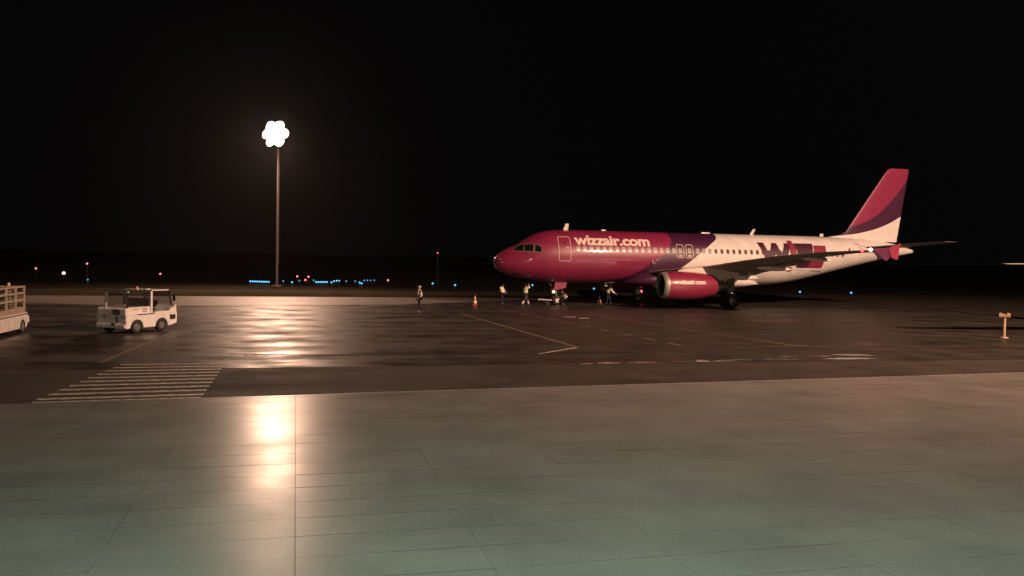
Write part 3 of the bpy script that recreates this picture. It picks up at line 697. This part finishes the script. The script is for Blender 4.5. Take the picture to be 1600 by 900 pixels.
for px, py, lb in [(676, 442.5, 'small blue taxiway light just right of the lone standing worker'), (711, 445, 'small blue taxiway light above and left of the cone left of the airliner'), (832, 445, 'small blue taxiway light showing beside the head of the walking worker'),
                   (928, 450.5, 'small blue taxiway light showing under the belly of the airliner'), (1250, 455.5, 'left of two blue taxiway lights seen under the rear fuselage'), (1330, 457, 'right of two blue taxiway lights seen under the rear fuselage')]:
    p = ground(px, py, .42); t = lamp_post((p.x, p.y, -.06), .38, M['blue'], .105, 'taxiway_light', lb, 'taxiway light', 'blue taxiway lights')
for px, py, hot, lb in [(55.5, 419.5, 0, 'red light on a post, leftmost in the dark field'), (99, 427.5, 1, 'brightest pale red light on a post, low at the far left'), (135.5, 412, 0, 'dim red light on a post, highest at the far left'), (250, 428, 0, 'faint red light on a post beyond the baggage tug'),
                        (464, 432, 0, 'red light just right of the floodlight mast, upper left of three'), (481.5, 432.5, 0, 'red light just right of the floodlight mast, upper right of three'), (477, 437.6, 0, 'red light just right of the floodlight mast, lowest of three'), (606, 438, 0, 'red light on a post left of the lone standing worker'), (683, 395, 2, 'faint red light on a tall thin pole left of the airliner nose')]:
    D = 112.; u = (px-800)/1350*D; z = CAMH-(py-hline(px))*D/1350
    lamp_post((u, D, -.06), z, M['red_hot'] if hot == 1 else M['red'], .19 if hot == 1 else (.11 if hot == 0 else .07), 'obstruction_light', lb, 'warning light', 'red warning lights')

# cones
M['cone_r'] = smat('cone_orange', (.55, .07, .04), .5); M['cone_w'] = smat('cone_white', (.78, .74, .70), .4)
def cone_thing():
    t = thing('traffic_cone', '', 'traffic cone', (0,0,0), 0, 'traffic cones round the airliner')
    MB().box((0, 0, .02), (.42, .42, .04)).build('base', M['cone_r'], t, bevel=.008)
    MB().lathe([(.04, .17), (.14, .145), (.75, .03), (.76, .005)], n=18).build('cone_body', M['cone_r'], t, smooth=True)
    MB().lathe([(.15, .147), (.36, .105)], n=18).build('reflective_band', M['cone_w'], t, smooth=True)
    MB().lathe([(.48, .082), (.62, .060)], n=18).build('reflective_band', M['cone_w'], t, smooth=True)
    return t
c0 = cone_thing()
for k, (x, y, sc, lb) in enumerate([(-2.78, 65.18, 1.0, 'orange and white cone standing alone left of the airliner nose'), (7.16, 70.28, .95, 'orange and white cone beside the bending worker'), (12.36, 75.0, 1.0, 'orange and white cone just left of the engine inlet')]):
    c = c0 if k == 0 else copy_tree(c0); c.location = (x, y, 0); c.scale = (sc,)*3; c['label'] = lb

# T shaped marker post
t = thing('marker_post', 'short pale T shaped post standing on the apron at the right edge', 'post', (25.12, 43.97, 0), -.4)
MB().tube([(0,0,0), (0,0,1.08)], .085, 12).build('post', smat('post_paint', (.42, .30, .19), .6, noise=.3), t, smooth=True)
mb = MB().box((0, 0, 1.14), (.52, .22, .15)); mb.box((-.17, 0, 1.24), (.16, .2, .07)); mb.box((.17, 0, 1.24), (.16, .2, .07)); mb.build('crosspiece', bpy.data.materials['post_paint'], t, bevel=.012)
MB().lathe([(0, .22), (.05, .20), (.055, .1)], n=14).build('foot', bpy.data.materials['post_paint'], t)

# parked aircraft reaching in from the right
t = thing('parked_propliner', 'pale wing tip of another parked aircraft reaching in at the right edge', 'airplane', (26.0, 44.3, 0), R(8))
wm = smat('tan_white_paint', (.70, .62, .52), .45, noise=.1)
def wfoil(x, y, z, ch, th):
    return [(x, y+q[0], z+q[2]) for q in foil(0, 0, 0, ch, th, 0)]
MB().loft([wfoil(-.55, .3, 3.78, .5, .05), wfoil(-.3, .1, 3.78, .9, .16), wfoil(3.5, -.2, 3.82, 1.5, .25), wfoil(13, -.5, 3.9, 2.4, .4), wfoil(26, -.2, 3.82, 1.2, .2)]).build('wing', wm, t, smooth=True)
fr2 = [[(13+rr*math.cos(a), yy, 2.6+dz+rr*math.sin(a)) for a in [2*math.pi*k/24 for k in range(24)]] for yy, rr, dz in [(-9.5, .1, -.35), (-9, .5, -.3), (-8, .9, -.1), (-6.5, 1.25, 0), (6, 1.3, 0), (9, .9, .3), (12.5, .3, .75)]]
MB().loft(fr2).build('fuselage', wm, t, smooth=True)
MB().prism([(12.95, 3.0), (13.05, 3.0), (13.05, 6.8), (12.95, 6.8)], 9.6, 12.6).build('tail_fin', wm, t)
for sx in (10.4, 15.6):
    MB().lathe([(-2.6, .1), (-2.2, .42), (-1, .5), (1.5, .42), (2.6, .1)], (sx-.0, -.2, 3.55), 'Y', 18, caps=True).build('engine', wm, t, smooth=True)
    mb = MB()
    for a in range(4): mb.box((sx+.85*math.cos(a*math.pi/2+.5), -2.75, 3.55+.85*math.sin(a*math.pi/2+.5)), (1.6, .06, .18), ry=-(a*math.pi/2+.5))
    mb.build('propeller', M['dark'], t)
    MB().tube([(sx, 0, .4), (sx, 0, 3.3)], .09, 10).build('gear_leg', M['steel'], t)
    MB().lathe([(-.15, .2), (-.15, .4), (0, .45), (.15, .4), (.15, .2)], (sx, 0, .45), 'X', 18, caps=True).build('wheel', M['black'], t, smooth=True)
MB().tube([(13, -7, .35), (13, -7, 1.6)], .07, 10).build('gear_leg', M['steel'], t)
MB().lathe([(-.12, .15), (-.12, .3), (0, .35), (.12, .3), (.12, .15)], (13, -7, .35), 'X', 18, caps=True).build('wheel', M['black'], t, smooth=True)

# ---------------------------------------------------------------- baggage tug
M['tug'] = smat('tug_white', (.88, .85, .83), .42, coat=.3, noise=.18, nscale=3)
M['tugglass'] = smat('tug_glass', (.03, .03, .03), .12)
_n = M['tugglass'].node_tree.nodes; _l = M['tugglass'].node_tree.links
_t = _n.new('ShaderNodeBsdfTransparent'); _m = _n.new('ShaderNodeMixShader'); _m.inputs[0].default_value = .35
_l.new(_t.outputs[0], _m.inputs[1]); _l.new(_n['Principled BSDF'].outputs[0], _m.inputs[2]); _l.new(_m.outputs[0], _n['Material Output'].inputs[0])
tug = thing('baggage_tug', 'small white airport baggage tug with open door and roof beacon, left on the apron', 'vehicle', (-16.79, 37.56, 0), R(68))
# local: x forward (0 rear .. 3 front), y 0 near side .. 1.7 far side
def wheel_arch(cx, r, zb, n=8): return [(cx-r*math.cos(math.pi*k/n), zb+r*math.sin(math.pi*k/n)) for k in range(n+1)]
WXa, WXb, WR = .62, 2.08, .30
low = [(0, .24)]+wheel_arch(WXa, .38, .24)+wheel_arch(WXb, .38, .24)+[(2.55, .24), (3.0, .34), (3.02, .80), (0, .80)]
MB().prism(low, 0, 1.7).build('lower_body', M['tug'], tug)
MB().prism([(.0, .803), (1.42, .803), (1.42, 1.16), (.12, 1.16), (.0, 1.08)], .02, 1.68).build('engine_hood', M['tug'], tug, bevel=.03)
MB().prism([(2.86, .803), (3.02, .803), (3.0, 1.18), (2.92, 1.18)], .02, 1.68).build('front_cowl', M['tug'], tug, bevel=.012)
MB().box((1.48, .045, 1.32), (.10, .09, 1.04)).build('door_pillar', M['tug'], tug, bevel=.01)
MB().box((1.48, 1.65, 1.32), (.10, .09, 1.04)).build('door_pillar', M['tug'], tug, bevel=.01)
MB().prism([(1.54, .803), (1.62, .803), (1.72, .92), (2.55, .92), (2.6, 1.02), (2.86, 1.10), (2.86, .803)], .0, .06).build('door_sill', M['tug'], tug)
mb = MB()
mb.box((.14, 1.30, 1.50), (.10, .10, .74)); mb.box((.14, .66, 1.835), (.08, 1.3, .055)); mb.build('rear_frame', M['tug'], tug, bevel=.008)
MB().box((.13, .06, 1.48), (.06, .06, .70)).build('rear_post', M['dark'], tug)
MB().box((.82, .07, 1.84), (1.35, .05, .05)).box((.82, 1.32, 1.84), (1.35, .05, .05)).build('roof_rail', M['dark'], tug)
mb = MB().box((.80, .68, 1.875), (1.5, 1.30, .03)); mb.build('roof_panel', M['dark'], tug)
MB().box((2.02, .85, 1.872), (1.05, 1.66, .05)).build('roof_front', M['tug'], tug, bevel=.015)
MB().box((2.66, .06, 1.52), (.06, .06, .72), ry=R(-14)).box((2.66, 1.64, 1.52), (.06, .06, .72), ry=R(-14)).build('windshield_post', M['dark'], tug)
MB().add([(2.56, .1, 1.85), (2.56, 1.6, 1.85), (2.75, 1.6, 1.18), (2.75, .1, 1.18), (2.57, .1, 1.85), (2.57, 1.6, 1.85), (2.76, 1.6, 1.18), (2.76, .1, 1.18)], [(0,1,2,3),(7,6,5,4),(0,4,5,1),(2,6,7,3)]).build('windshield', M['tugglass'], tug)
MB().box((.78, .055, 1.50), (1.22, .02, .60)).build('side_window', M['tugglass'], tug)
MB().box((.78, 1.36, 1.50), (1.22, .02, .60)).build('side_window', M['tugglass'], tug)
MB().box((2.75, -.08, 1.48), (.05, .14, .26)).build('mirror', M['dark'], tug)
mb = MB().box((1.75, .85, 1.0), (.45, 1.2, .12)); mb.box((1.55, .85, 1.28), (.1, 1.2, .45)); mb.build('seat', M['dark'], tug, bevel=.02)
MB().lathe([(0, .19), (.02, .19)], n=16, caps=True).build('steering_wheel', M['dark'], tug, loc=(2.35, .7, 1.22), rot=(0, R(-60), 0))
MB().box((2.74, -.005, .62), (.34, .02, .22)).build('step_recess', M['dark'], tug)
MB().box((1.1, -.008, .83), (.86, .022, .035)).build('side_trim', M['dark'], tug)
for k in range(3): MB().box((1.08, .012, .95+k*.07), (.26, .022, .025)).build('louvre', M['grey'], tug)
MB().box((.55, .012, 1.07), (.34, .022, .05)).build('nameplate', smat('pale_yellow_plate', (.6, .5, .32), .5), tug)
mb = MB().box((.0-.006, .55, .95), (.03, .42, .24)); mb.build('rear_grille', M['dark'], tug)
for k in range(3): MB().box((-.026, .55, .87+k*.075), (.012, .40, .022)).build('grille_bar', M['grey'], tug)
MB().box((-.01, .52, .60), (.04, .09, .32)).build('hitch_slot', M['dark'], tug)
mb = MB().box((-.09, .55, .42), (.2, .22, .12)); mb.tube([(-.12, .55, .3), (-.12, .55, .55)], .03, 8); mb.build('tow_hitch', M['grey'], tug)
for y in (.16, 1.25): MB().box((-.012, y, .72), (.03, .12, .09)).build('tail_light', smat('tail_lens', (.25, .05, .04), .3) if y < 1 else bpy.data.materials['tail_lens'], tug)
MB().box((-.03, .85, .34), (.07, 1.66, .16)).build('rear_bumper', M['tug'], tug, bevel=.02)
for x in (WXa, WXb):
    for y in (.10, 1.60):
        wo = MB().lathe([(-.11, .17), (-.12, .24), (-.09, .29), (.09, .29), (.12, .24), (.11, .17)], axis='Y', n=22).build('wheel', M['black'], tug, smooth=True, loc=(x, y, .295))
        MB().lathe([(-.115 if y < 1 else .115, .17), (-.07 if y < 1 else .07, .13), (-.1 if y < 1 else .1, .02)], axis='Y', n=14).build('rim', M['grey'], wo, smooth=True)
MB().lathe([(0, .07), (.10, .065), (.15, .02)], (1.35, .75, 1.89), n=12, caps=True).build('beacon', smat('amber_beacon', (.75, .40, .22), .3), tug, smooth=True)
MB().box((1.6, .4, 1.92), (.28, .10, .04)).build('roof_lamp', M['cream'], tug)

# ---------------------------------------------------------------- loader at the left edge
ld = thing('belt_loader', 'white flat airport loader with a tan railed platform, cut off by the left edge', 'vehicle', (-21.30, 37.9, 0), R(102))
# local: x forward away (0 front .. -6 back), y 0 near side(right side) .. 2 far
M['tan'] = smat('tan_primer', (.40, .31, .23), .6, noise=.3, nscale=4)
M['yel'] = smat('yellow_rail', (.40, .34, .25), .55, noise=.3, nscale=5)
M['lw'] = smat('loader_white', (.74, .70, .68), .45, noise=.2, nscale=3)
side = [(-6, .22), (-.95, .22)]+wheel_arch(-.52, .36, .22)[::1]+[(-.05, .22), (.1, .4), (.1, .78), (-6, .74)]
MB().prism(side, 0, 2.0).build('chassis', M['lw'], ld)
MB().box((.17, .12, .55), (.12, .3, .3)).build('bumper', M['lw'], ld, bevel=.03)
MB().prism([(-6, .76), (.0, .80), (.02, 1.12), (-6, 1.02)], .05, 1.95).build('platform', M['tan'], ld, bevel=.02)
MB().box((-3, -.02, .86), (5.9, .04, .05)).build('platform_edge', M['lw'], ld)
def rail(y, x0, x1, nm):
    mb = MB()
    for x in [x0+(x1-x0)*k/4 for k in range(5)]: mb.box((x, y, 1.55), (.09, .09, .95))
    for z in (1.42, 1.72, 2.0): mb.box(((x0+x1)/2, y, z), (abs(x1-x0), .07, .08))
    mb.build(nm, M['yel'], ld, bevel=.01)
rail(.08, -4.4, -.12, 'side_railing'); rail(1.92, -4.4, -.12, 'side_railing')
mb = MB()
for y in (.6, 1.3): mb.box((-.12, y, 1.55), (.08, .08, .9))
for z in (1.42, 1.72, 1.99): mb.box((-.12, 1, z), (.07, 1.76, .07))
mb.build('end_railing', M['yel'], ld, bevel=.01)
MB().box((-1.15, .5, 1.6), (.9, .7, .75)).build('control_box', M['grey'], ld, bevel=.03)
MB().box((-1.15, .14, 1.72), (.5, .02, .3)).build('control_panel', M['dark'], ld)
MB().box((-3.4, .7, 1.3), (1.2, .8, .4)).build('equipment_box', M['dark'], ld, bevel=.03)
for x in (-.52, -4.6):
    for y in (.12, 1.88):
        wo = MB().lathe([(-.11, .18), (-.13, .26), (-.09, .32), (.09, .32), (.13, .26), (.11, .18)], axis='Y', n=22).build('wheel', M['black'], ld, smooth=True, loc=(x, y, .325))
        MB().lathe([(-.115 if y < 1 else .115, .18), (-.07 if y < 1 else .07, .13), (-.1 if y < 1 else .1, .02)], axis='Y', n=14).build('rim', M['grey'], wo, smooth=True)
MB().lathe([(0, .07), (.10, .06), (.14, .02)], (-.7, .5, 2.05), n=12, caps=True).build('beacon', bpy.data.materials['amber_beacon'], ld, smooth=True)

# ---------------------------------------------------------------- dark ground power unit with red lamp beyond the airliner
p = ground(1008, 472)
gp = thing('ground_power_unit', 'low dark ground power cart with a red lamp, half hidden under the airliner', 'ground power unit', (p.x, p.y, 0), R(20))
MB().box((0, 0, .75), (1.9, 1.1, .8)).build('housing', M['dark'], gp, bevel=.05)
for x in (-.6, .6):
    for y in (-.5, .5): MB().lathe([(-.08, .1), (-.08, .24), (.08, .24), (.08, .1)], (x, y, .25), 'Y', 16, caps=True).build('wheel', M['black'], gp, smooth=True)
MB().tube([(-.95, 0, .45), (-1.9, 0, .3)], .035, 8).build('tow_bar', M['steel'], gp)
MB().lathe([(0, .02), (.03, .11), (.08, .11), (.1, .02)], (-.75, -.66, .95), 'Y', 12, caps=True).build('red_lamp', smat('bright_red_lamp', (.8, .05, .05), .3, emit=(1, .10, .12), estr=5), gp)

# ================================================================ people
M['skin'] = smat('skin', (.45, .27, .20), .5); M['hair'] = smat('dark_hair', (.03, .02, .015), .6)
M['hiviz'] = smat('hi_vis_yellow', (.92, .90, .60), .7, noise=.15, nscale=10); M['hiviz_g'] = smat('hi_vis_green', (.42, .62, .26), .7)
M['retro'] = smat('retroreflective_tape', (.9, .9, .9), .3); M['navy'] = smat('navy_cloth', (.012, .013, .02), .85); M['trous'] = smat('grey_workwear', (.07, .065, .06), .85)
M['boot'] = smat('black_boots', (.01, .01, .01), .5); M['cap'] = smat('pale_cap', (.5, .46, .42), .7)
def skinned(name, V, E, mat, parent, sub=1):
    me = bpy.data.meshes.new(name); me.from_pydata([v[0] for v in V], E, []); me.materials.append(mat)
    o = link(name, me, parent); m = o.modifiers.new('skin', 'SKIN'); m.use_smooth_shade = True
    if not me.skin_vertices: me.skin_vertices.new() if hasattr(me.skin_vertices, 'new') else None
    sv = me.skin_vertices[0].data
    for i, v in enumerate(V):
        r = v[1]; sv[i].radius = (r, r) if not isinstance(r, tuple) else r
    sv[0].use_root = True
    s = o.modifiers.new('sub', 'SUBSURF'); s.levels = sub; s.render_levels = sub
    return o
def person(loc, rz, label, jac, trou, J, cap=None, vest_only=False, H=1.75, bands=True, legband=False):
    """J: joint positions, x forward, y left, z up; metres for a 1.75 m figure"""
    t = thing('person', label, 'person', loc, rz); t.scale = (H/1.75,)*3
    P = dict(pelvis=(0,0,.95), waist=(0,0,1.10), chest=(0,0,1.30), neck=(0,0,1.48), head=(.01,0,1.60), crown=(.0,0,1.70),
             shl=(0,.19,1.42), shr=(0,-.19,1.42), ell=(.0,.25,1.14), elr=(.0,-.25,1.14), wrl=(.06,.26,.90), wrr=(.06,-.26,.90),
             hil=(0,.09,.92), hir=(0,-.09,.92), knl=(.02,.10,.50), knr=(.02,-.10,.50), anl=(-.02,.10,.09), anr=(-.02,-.10,.09), tol=(.16,.12,.04), tor=(.16,-.12,.04))
    P.update(J); P = {k: Vector(v) for k, v in P.items()}
    V = []; E = []; idx = {}
    def a(k, p, r, link_=None):
        idx[k] = len(V); V.append((tuple(p), r))
        if link_ is not None: E.append((idx[link_], idx[k]))
    a('pelvis', P['pelvis'], (.13, .10)); a('waist', P['waist'], (.12, .09), 'pelvis'); a('chest', P['chest'], (.15, .11), 'waist'); a('neck', P['neck'], .055, 'chest')
    hd = (P['crown']-P['head']).normalized()
    a('jaw', P['head']-hd*.05+Vector((.01,0,0)), .062, 'neck'); a('head', P['head']+hd*.02, .082, 'jaw'); a('crown', P['crown'], .068, 'head')
    for s in 'lr':
        sg = 1 if s == 'l' else -1
        a('sh'+s, P['sh'+s], .055, 'chest'); a('el'+s, P['el'+s], .040, 'sh'+s); a('wr'+s, P['wr'+s], .026, 'el'+s)
        d = (P['wr'+s]-P['el'+s]).normalized(); sd = d.cross(Vector((0, 1, 0)));
        if sd.length < .2: sd = d.cross(Vector((1, 0, 0)))
        sd.normalize(); nn = d.cross(sd)
        a('pa'+s, P['wr'+s]+d*.085, (.034, .018), 'wr'+s)
        for f, (o_, L) in enumerate([(-.030, .066), (-.010, .076), (.010, .072), (.030, .056)]):
            b = P['wr'+s]+d*.09+sd*o_
            a(f'f{s}{f}a', b+d*L*.5, .009, 'pa'+s); a(f'f{s}{f}b', b+d*L*.85+nn*.02*sg, .008, f'f{s}{f}a')
        a('th'+s, P['wr'+s]+d*.055+sd*-.045, .010, 'pa'+s); a('tt'+s, P['wr'+s]+d*.09+sd*-.062+nn*.01, .009, 'th'+s)
        a('hi'+s, P['hi'+s], .085, 'pelvis'); a('kn'+s, P['kn'+s], .055, 'hi'+s)
        ca = P['kn'+s].lerp(P['an'+s], .35); a('ca'+s, ca-Vector((.015,0,0)), .052, 'kn'+s)
        a('an'+s, P['an'+s]+Vector((0,0,.03)), .03, 'ca'+s); a('to'+s, P['an'+s].lerp(P['to'+s], .6)+Vector((0,0,.01)), (.018, .012), 'an'+s)
    body = skinned('body', V, E, M['skin'], t)
    # face
    fw = Vector((1, 0, 0)); fw = (fw-hd*fw.dot(hd)).normalized(); hc = P['head']+hd*.02; lat = hd.cross(fw)
    MB().lathe([(-.008, .004), (0, .012), (.018, .008), (.024, .002)], n=8, caps=True).build('nose', M['skin'], t, smooth=True, loc=hc+fw*.085-hd*.015)
    for s in (-1, 1):
        MB().lathe([(-.008, .004), (0, .011), (.008, .004)], n=8, caps=True).build('eye', M['dark'], t, loc=hc+fw*.078+lat*s*.03+hd*.012)
        MB().lathe([(-.02, .006), (0, .014), (.02, .006)], n=8, caps=True).build('ear', M['skin'], t, loc=hc+lat*s*.082)
    MB().box((0,0,0), (.01, .04, .008)).build('mouth', M['dark'], t, loc=hc+fw*.074-hd*.048)
    hm = MB(); rings = [[tuple(hc-fw*.012+hd*z+(fw*math.cos(q)*r*1.08+lat*math.sin(q)*r)) for q in [2*math.pi*k/14 for k in range(14)]] for z, r in [(-.01, .088), (.03, .094), (.07, .086), (.10, .062), (.118, .02)]]
    hm.loft(rings)
    if cap: hm.loft([[tuple(hc+fw*(.06+.1*t_)+hd*(.032+dz)+lat*w_) for w_, dz in ((-.06, 0), (.06, 0), (.06, .012), (-.06, .012))] for t_ in (0, 1)])
    hm.build('cap' if cap else 'hair', M['cap'] if cap else M['hair'], t, smooth=True)
    # trousers
    V2 = [(tuple(P['pelvis']+Vector((0,0,.04))), (.155, .125))]; E2 = []
    for s in 'lr':
        n = len(V2); V2 += [(tuple(P['hi'+s]), .105), (tuple(P['kn'+s]), .078), (tuple(P['kn'+s].lerp(P['an'+s], .6)), .068), (tuple(P['an'+s]+Vector((0,0,.03))), .062)]
        E2 += [(0, n), (n, n+1), (n+1, n+2), (n+2, n+3)]
    skinned('trousers', V2, E2, trou, t)
    for s in 'lr':
        an, to = P['an'+s], P['to'+s]; d = (to-an); d.z = 0; d = d.normalized() if d.length > .01 else fw
        sd = Vector((-d.y, d.x, 0)); z0 = min(an.z, to.z)-.05
        MB().loft([[tuple(an+d*o+sd*w_*sx+Vector((0, 0, zz-an.z+z0))) for sx, zz in ((-1, 0), (1, 0), (1, h_), (-1, h_))] for o, w_, h_ in ((-.08, .04, .10), (.0, .045, .13), (.1, .05, .08), (.19, .035, .05))]).build('boot', M['boot'], t, smooth=True)
        if legband:
            q = P['kn'+s].lerp(P['an'+s], .45); q2 = P['kn'+s].lerp(P['an'+s], .95)
            MB().tube([q, q2], [.080, .076], 12, caps=False).build('reflective_band', M['cone_w'], t, smooth=True)
    # jacket
    V3 = [(tuple(P['waist']-(P['chest']-P['waist'])*.45), (.20, .165)), (tuple(P['waist']), (.19, .158)), (tuple(P['chest']), (.215, .17)), (tuple(P['neck']-(P['neck']-P['chest'])*.25), .075)]; E3 = [(0, 1), (1, 2), (2, 3)]
    for s in 'lr':
        n = len(V3); V3 += [(tuple(P['sh'+s]), .095)]; E3 += [(2, n)]
        if not vest_only:
            V3 += [(tuple(P['el'+s]), .078), (tuple(P['wr'+s]-(P['wr'+s]-P['el'+s])*.12), .06)]; E3 += [(n, n+1), (n+1, n+2)]
    jk = skinned('jacket' if not vest_only else 'vest', V3, E3, jac, t)
    if vest_only:
        for s in 'lr': MB().tube([P['sh'+s], P['el'+s], P['wr'+s]], [.066, .056, .044], 10).build('sleeve', M['navy'], t, smooth=True)
    if bands:
        c = P['waist']; u = (P['chest']-P['waist']).normalized()
        for off in (-.05, .10):
            q = c+u*off; lt2 = Vector((0, 1, 0)); f2 = lt2.cross(u).normalized()
            MB().loft([[tuple(q+u*z+lt2*math.cos(a_)*.215+f2*math.sin(a_)*.186) for a_ in [2*math.pi*k/16 for k in range(16)]] for z in (0, .05)], caps=False).build('reflective_band', M['retro'], t, smooth=True)
    return t
person((-5.92, 55.3, 0), R(200), 'lone worker in a dark jacket and open hi vis vest standing left of the airliner', M['hiviz'], M['navy'],
       dict(knl=(.03,.05,.50), knr=(.0,-.05,.50), anl=(.0,.05,.09), anr=(-.03,-.05,.09), tol=(.18,.06,.04), tor=(.15,-.06,.04), wrl=(.12,.22,1.0), wrr=(.10,-.24,.96)), cap=True, vest_only=True, bands=True)
person((-.76, 66.3, 0), R(-20), 'worker in a pale yellow jacket standing under the airliner nose, seen from behind', M['hiviz'], M['navy'],
       dict(ell=(.08,.24,1.16), wrl=(.28,.18,1.05), elr=(.05,-.26,1.14), wrr=(.22,-.2,1.02), head=(.06,0,1.58), crown=(.07,0,1.68)), bands=True, H=1.6)
person((1.06, 66.4, 0), R(20), 'worker in yellow jacket and reflective trouser legs walking with a hand raised', M['hiviz'], M['trous'],
       dict(knl=(.20,.10,.52), anl=(.30,.10,.10), tol=(.46,.12,.08), knr=(-.06,-.10,.50), anr=(-.34,-.10,.12), tor=(-.20,-.12,.05), elr=(.24,-.28,1.48), wrr=(.20,-.16,1.70), ell=(-.05,.26,1.14)), bands=True, legband=True, H=1.6)
person((7.75, 69.4, 0), R(-15), 'worker in a yellow jacket bending forward to the right under the fuselage', M['hiviz'], M['navy'],
       dict(pelvis=(-.05,0,.90), waist=(.02,0,1.04), chest=(.18,0,1.22), neck=(.27,0,1.36), head=(.35,0,1.45), crown=(.42,0,1.53), shl=(.22,.18,1.30), shr=(.22,-.18,1.30), ell=(.34,.22,1.06), elr=(.36,-.22,1.06), wrl=(.56,.16,.92), wrr=(.58,-.14,.90), hil=(-.05,.09,.88), hir=(-.05,-.09,.88), anl=(.18,.1,.09), tol=(.34,.1,.04), anr=(-.14,-.1,.09), tor=(.02,-.1,.04), knl=(.14,.1,.5), knr=(-.02,-.1,.48)), bands=True)
person((10.15, 69.6, 0), R(75), 'worker in a greenish hi vis vest standing under the fuselage, left of the engine', M['hiviz_g'], M['navy'],
       dict(wrl=(.1,.24,.95)), vest_only=True, bands=True, H=1.52)
person((4.05, 67.0, 0), R(185), 'worker in dark clothes crouching by the nose wheel', M['trous'], M['navy'],
       dict(pelvis=(-.16,0,.48), waist=(-.10,0,.64), chest=(.04,0,.82), neck=(.12,0,.98), head=(.17,0,1.07), crown=(.20,0,1.16), shl=(.06,.18,.92), shr=(.06,-.18,.92), ell=(.2,.22,.72), elr=(.22,-.22,.70), wrl=(.42,.12,.66), wrr=(.44,-.1,.64), hil=(-.14,.1,.46), hir=(-.14,-.1,.46), knl=(.26,.13,.50), knr=(.22,-.13,.46), anl=(.02,.12,.09), anr=(-.06,-.12,.09), tol=(.18,.13,.04), tor=(.1,-.13,.04)), bands=True)
# tow bar lying by the nose wheel
t = thing('tow_bar', 'pale tow bar lying in front of the nose wheels', 'tow bar', (3.35, 67.1, 0), R(8))
mb = MB().tube([(-1.3, 0, .42), (.1, 0, .36)], .045, 8); mb.tube([(-1.3, -.12, .42), (-1.3, .12, .42)], .03, 8); mb.build('bar', M['cream'], t, smooth=True)
for y in (-.22, .22): MB().lathe([(-.05, .06), (-.05, .14), (.05, .14), (.05, .06)], (-.6, y, .15), 'Y', 14, caps=True).build('wheel', M['black'], t, smooth=True)
MB().tube([(-.6, -.22, .15), (-.6, 0, .38), (-.6, .22, .15)], .022, 6).build('axle', M['steel'], t)

# ---------------------------------------------------------------- thin haze added to give the far lamp its glow
hz = bpy.data.materials.new('lamp_glow_haze'); hz.use_nodes = True
hn = hz.node_tree.nodes; hn.remove(hn['Principled BSDF']); pv = hn.new('ShaderNodeVolumePrincipled')
pv.inputs['Density'].default_value = .00009; pv.inputs['Color'].default_value = (.9, .9, .9, 1); pv.inputs['Anisotropy'].default_value = .75
hz.node_tree.links.new(pv.outputs[0], hn['Material Output'].inputs['Volume'])
ho = MB().box((0, 60, 19), (500, 420, 40)).build('haze', hz); ho['kind'] = 'stuff'
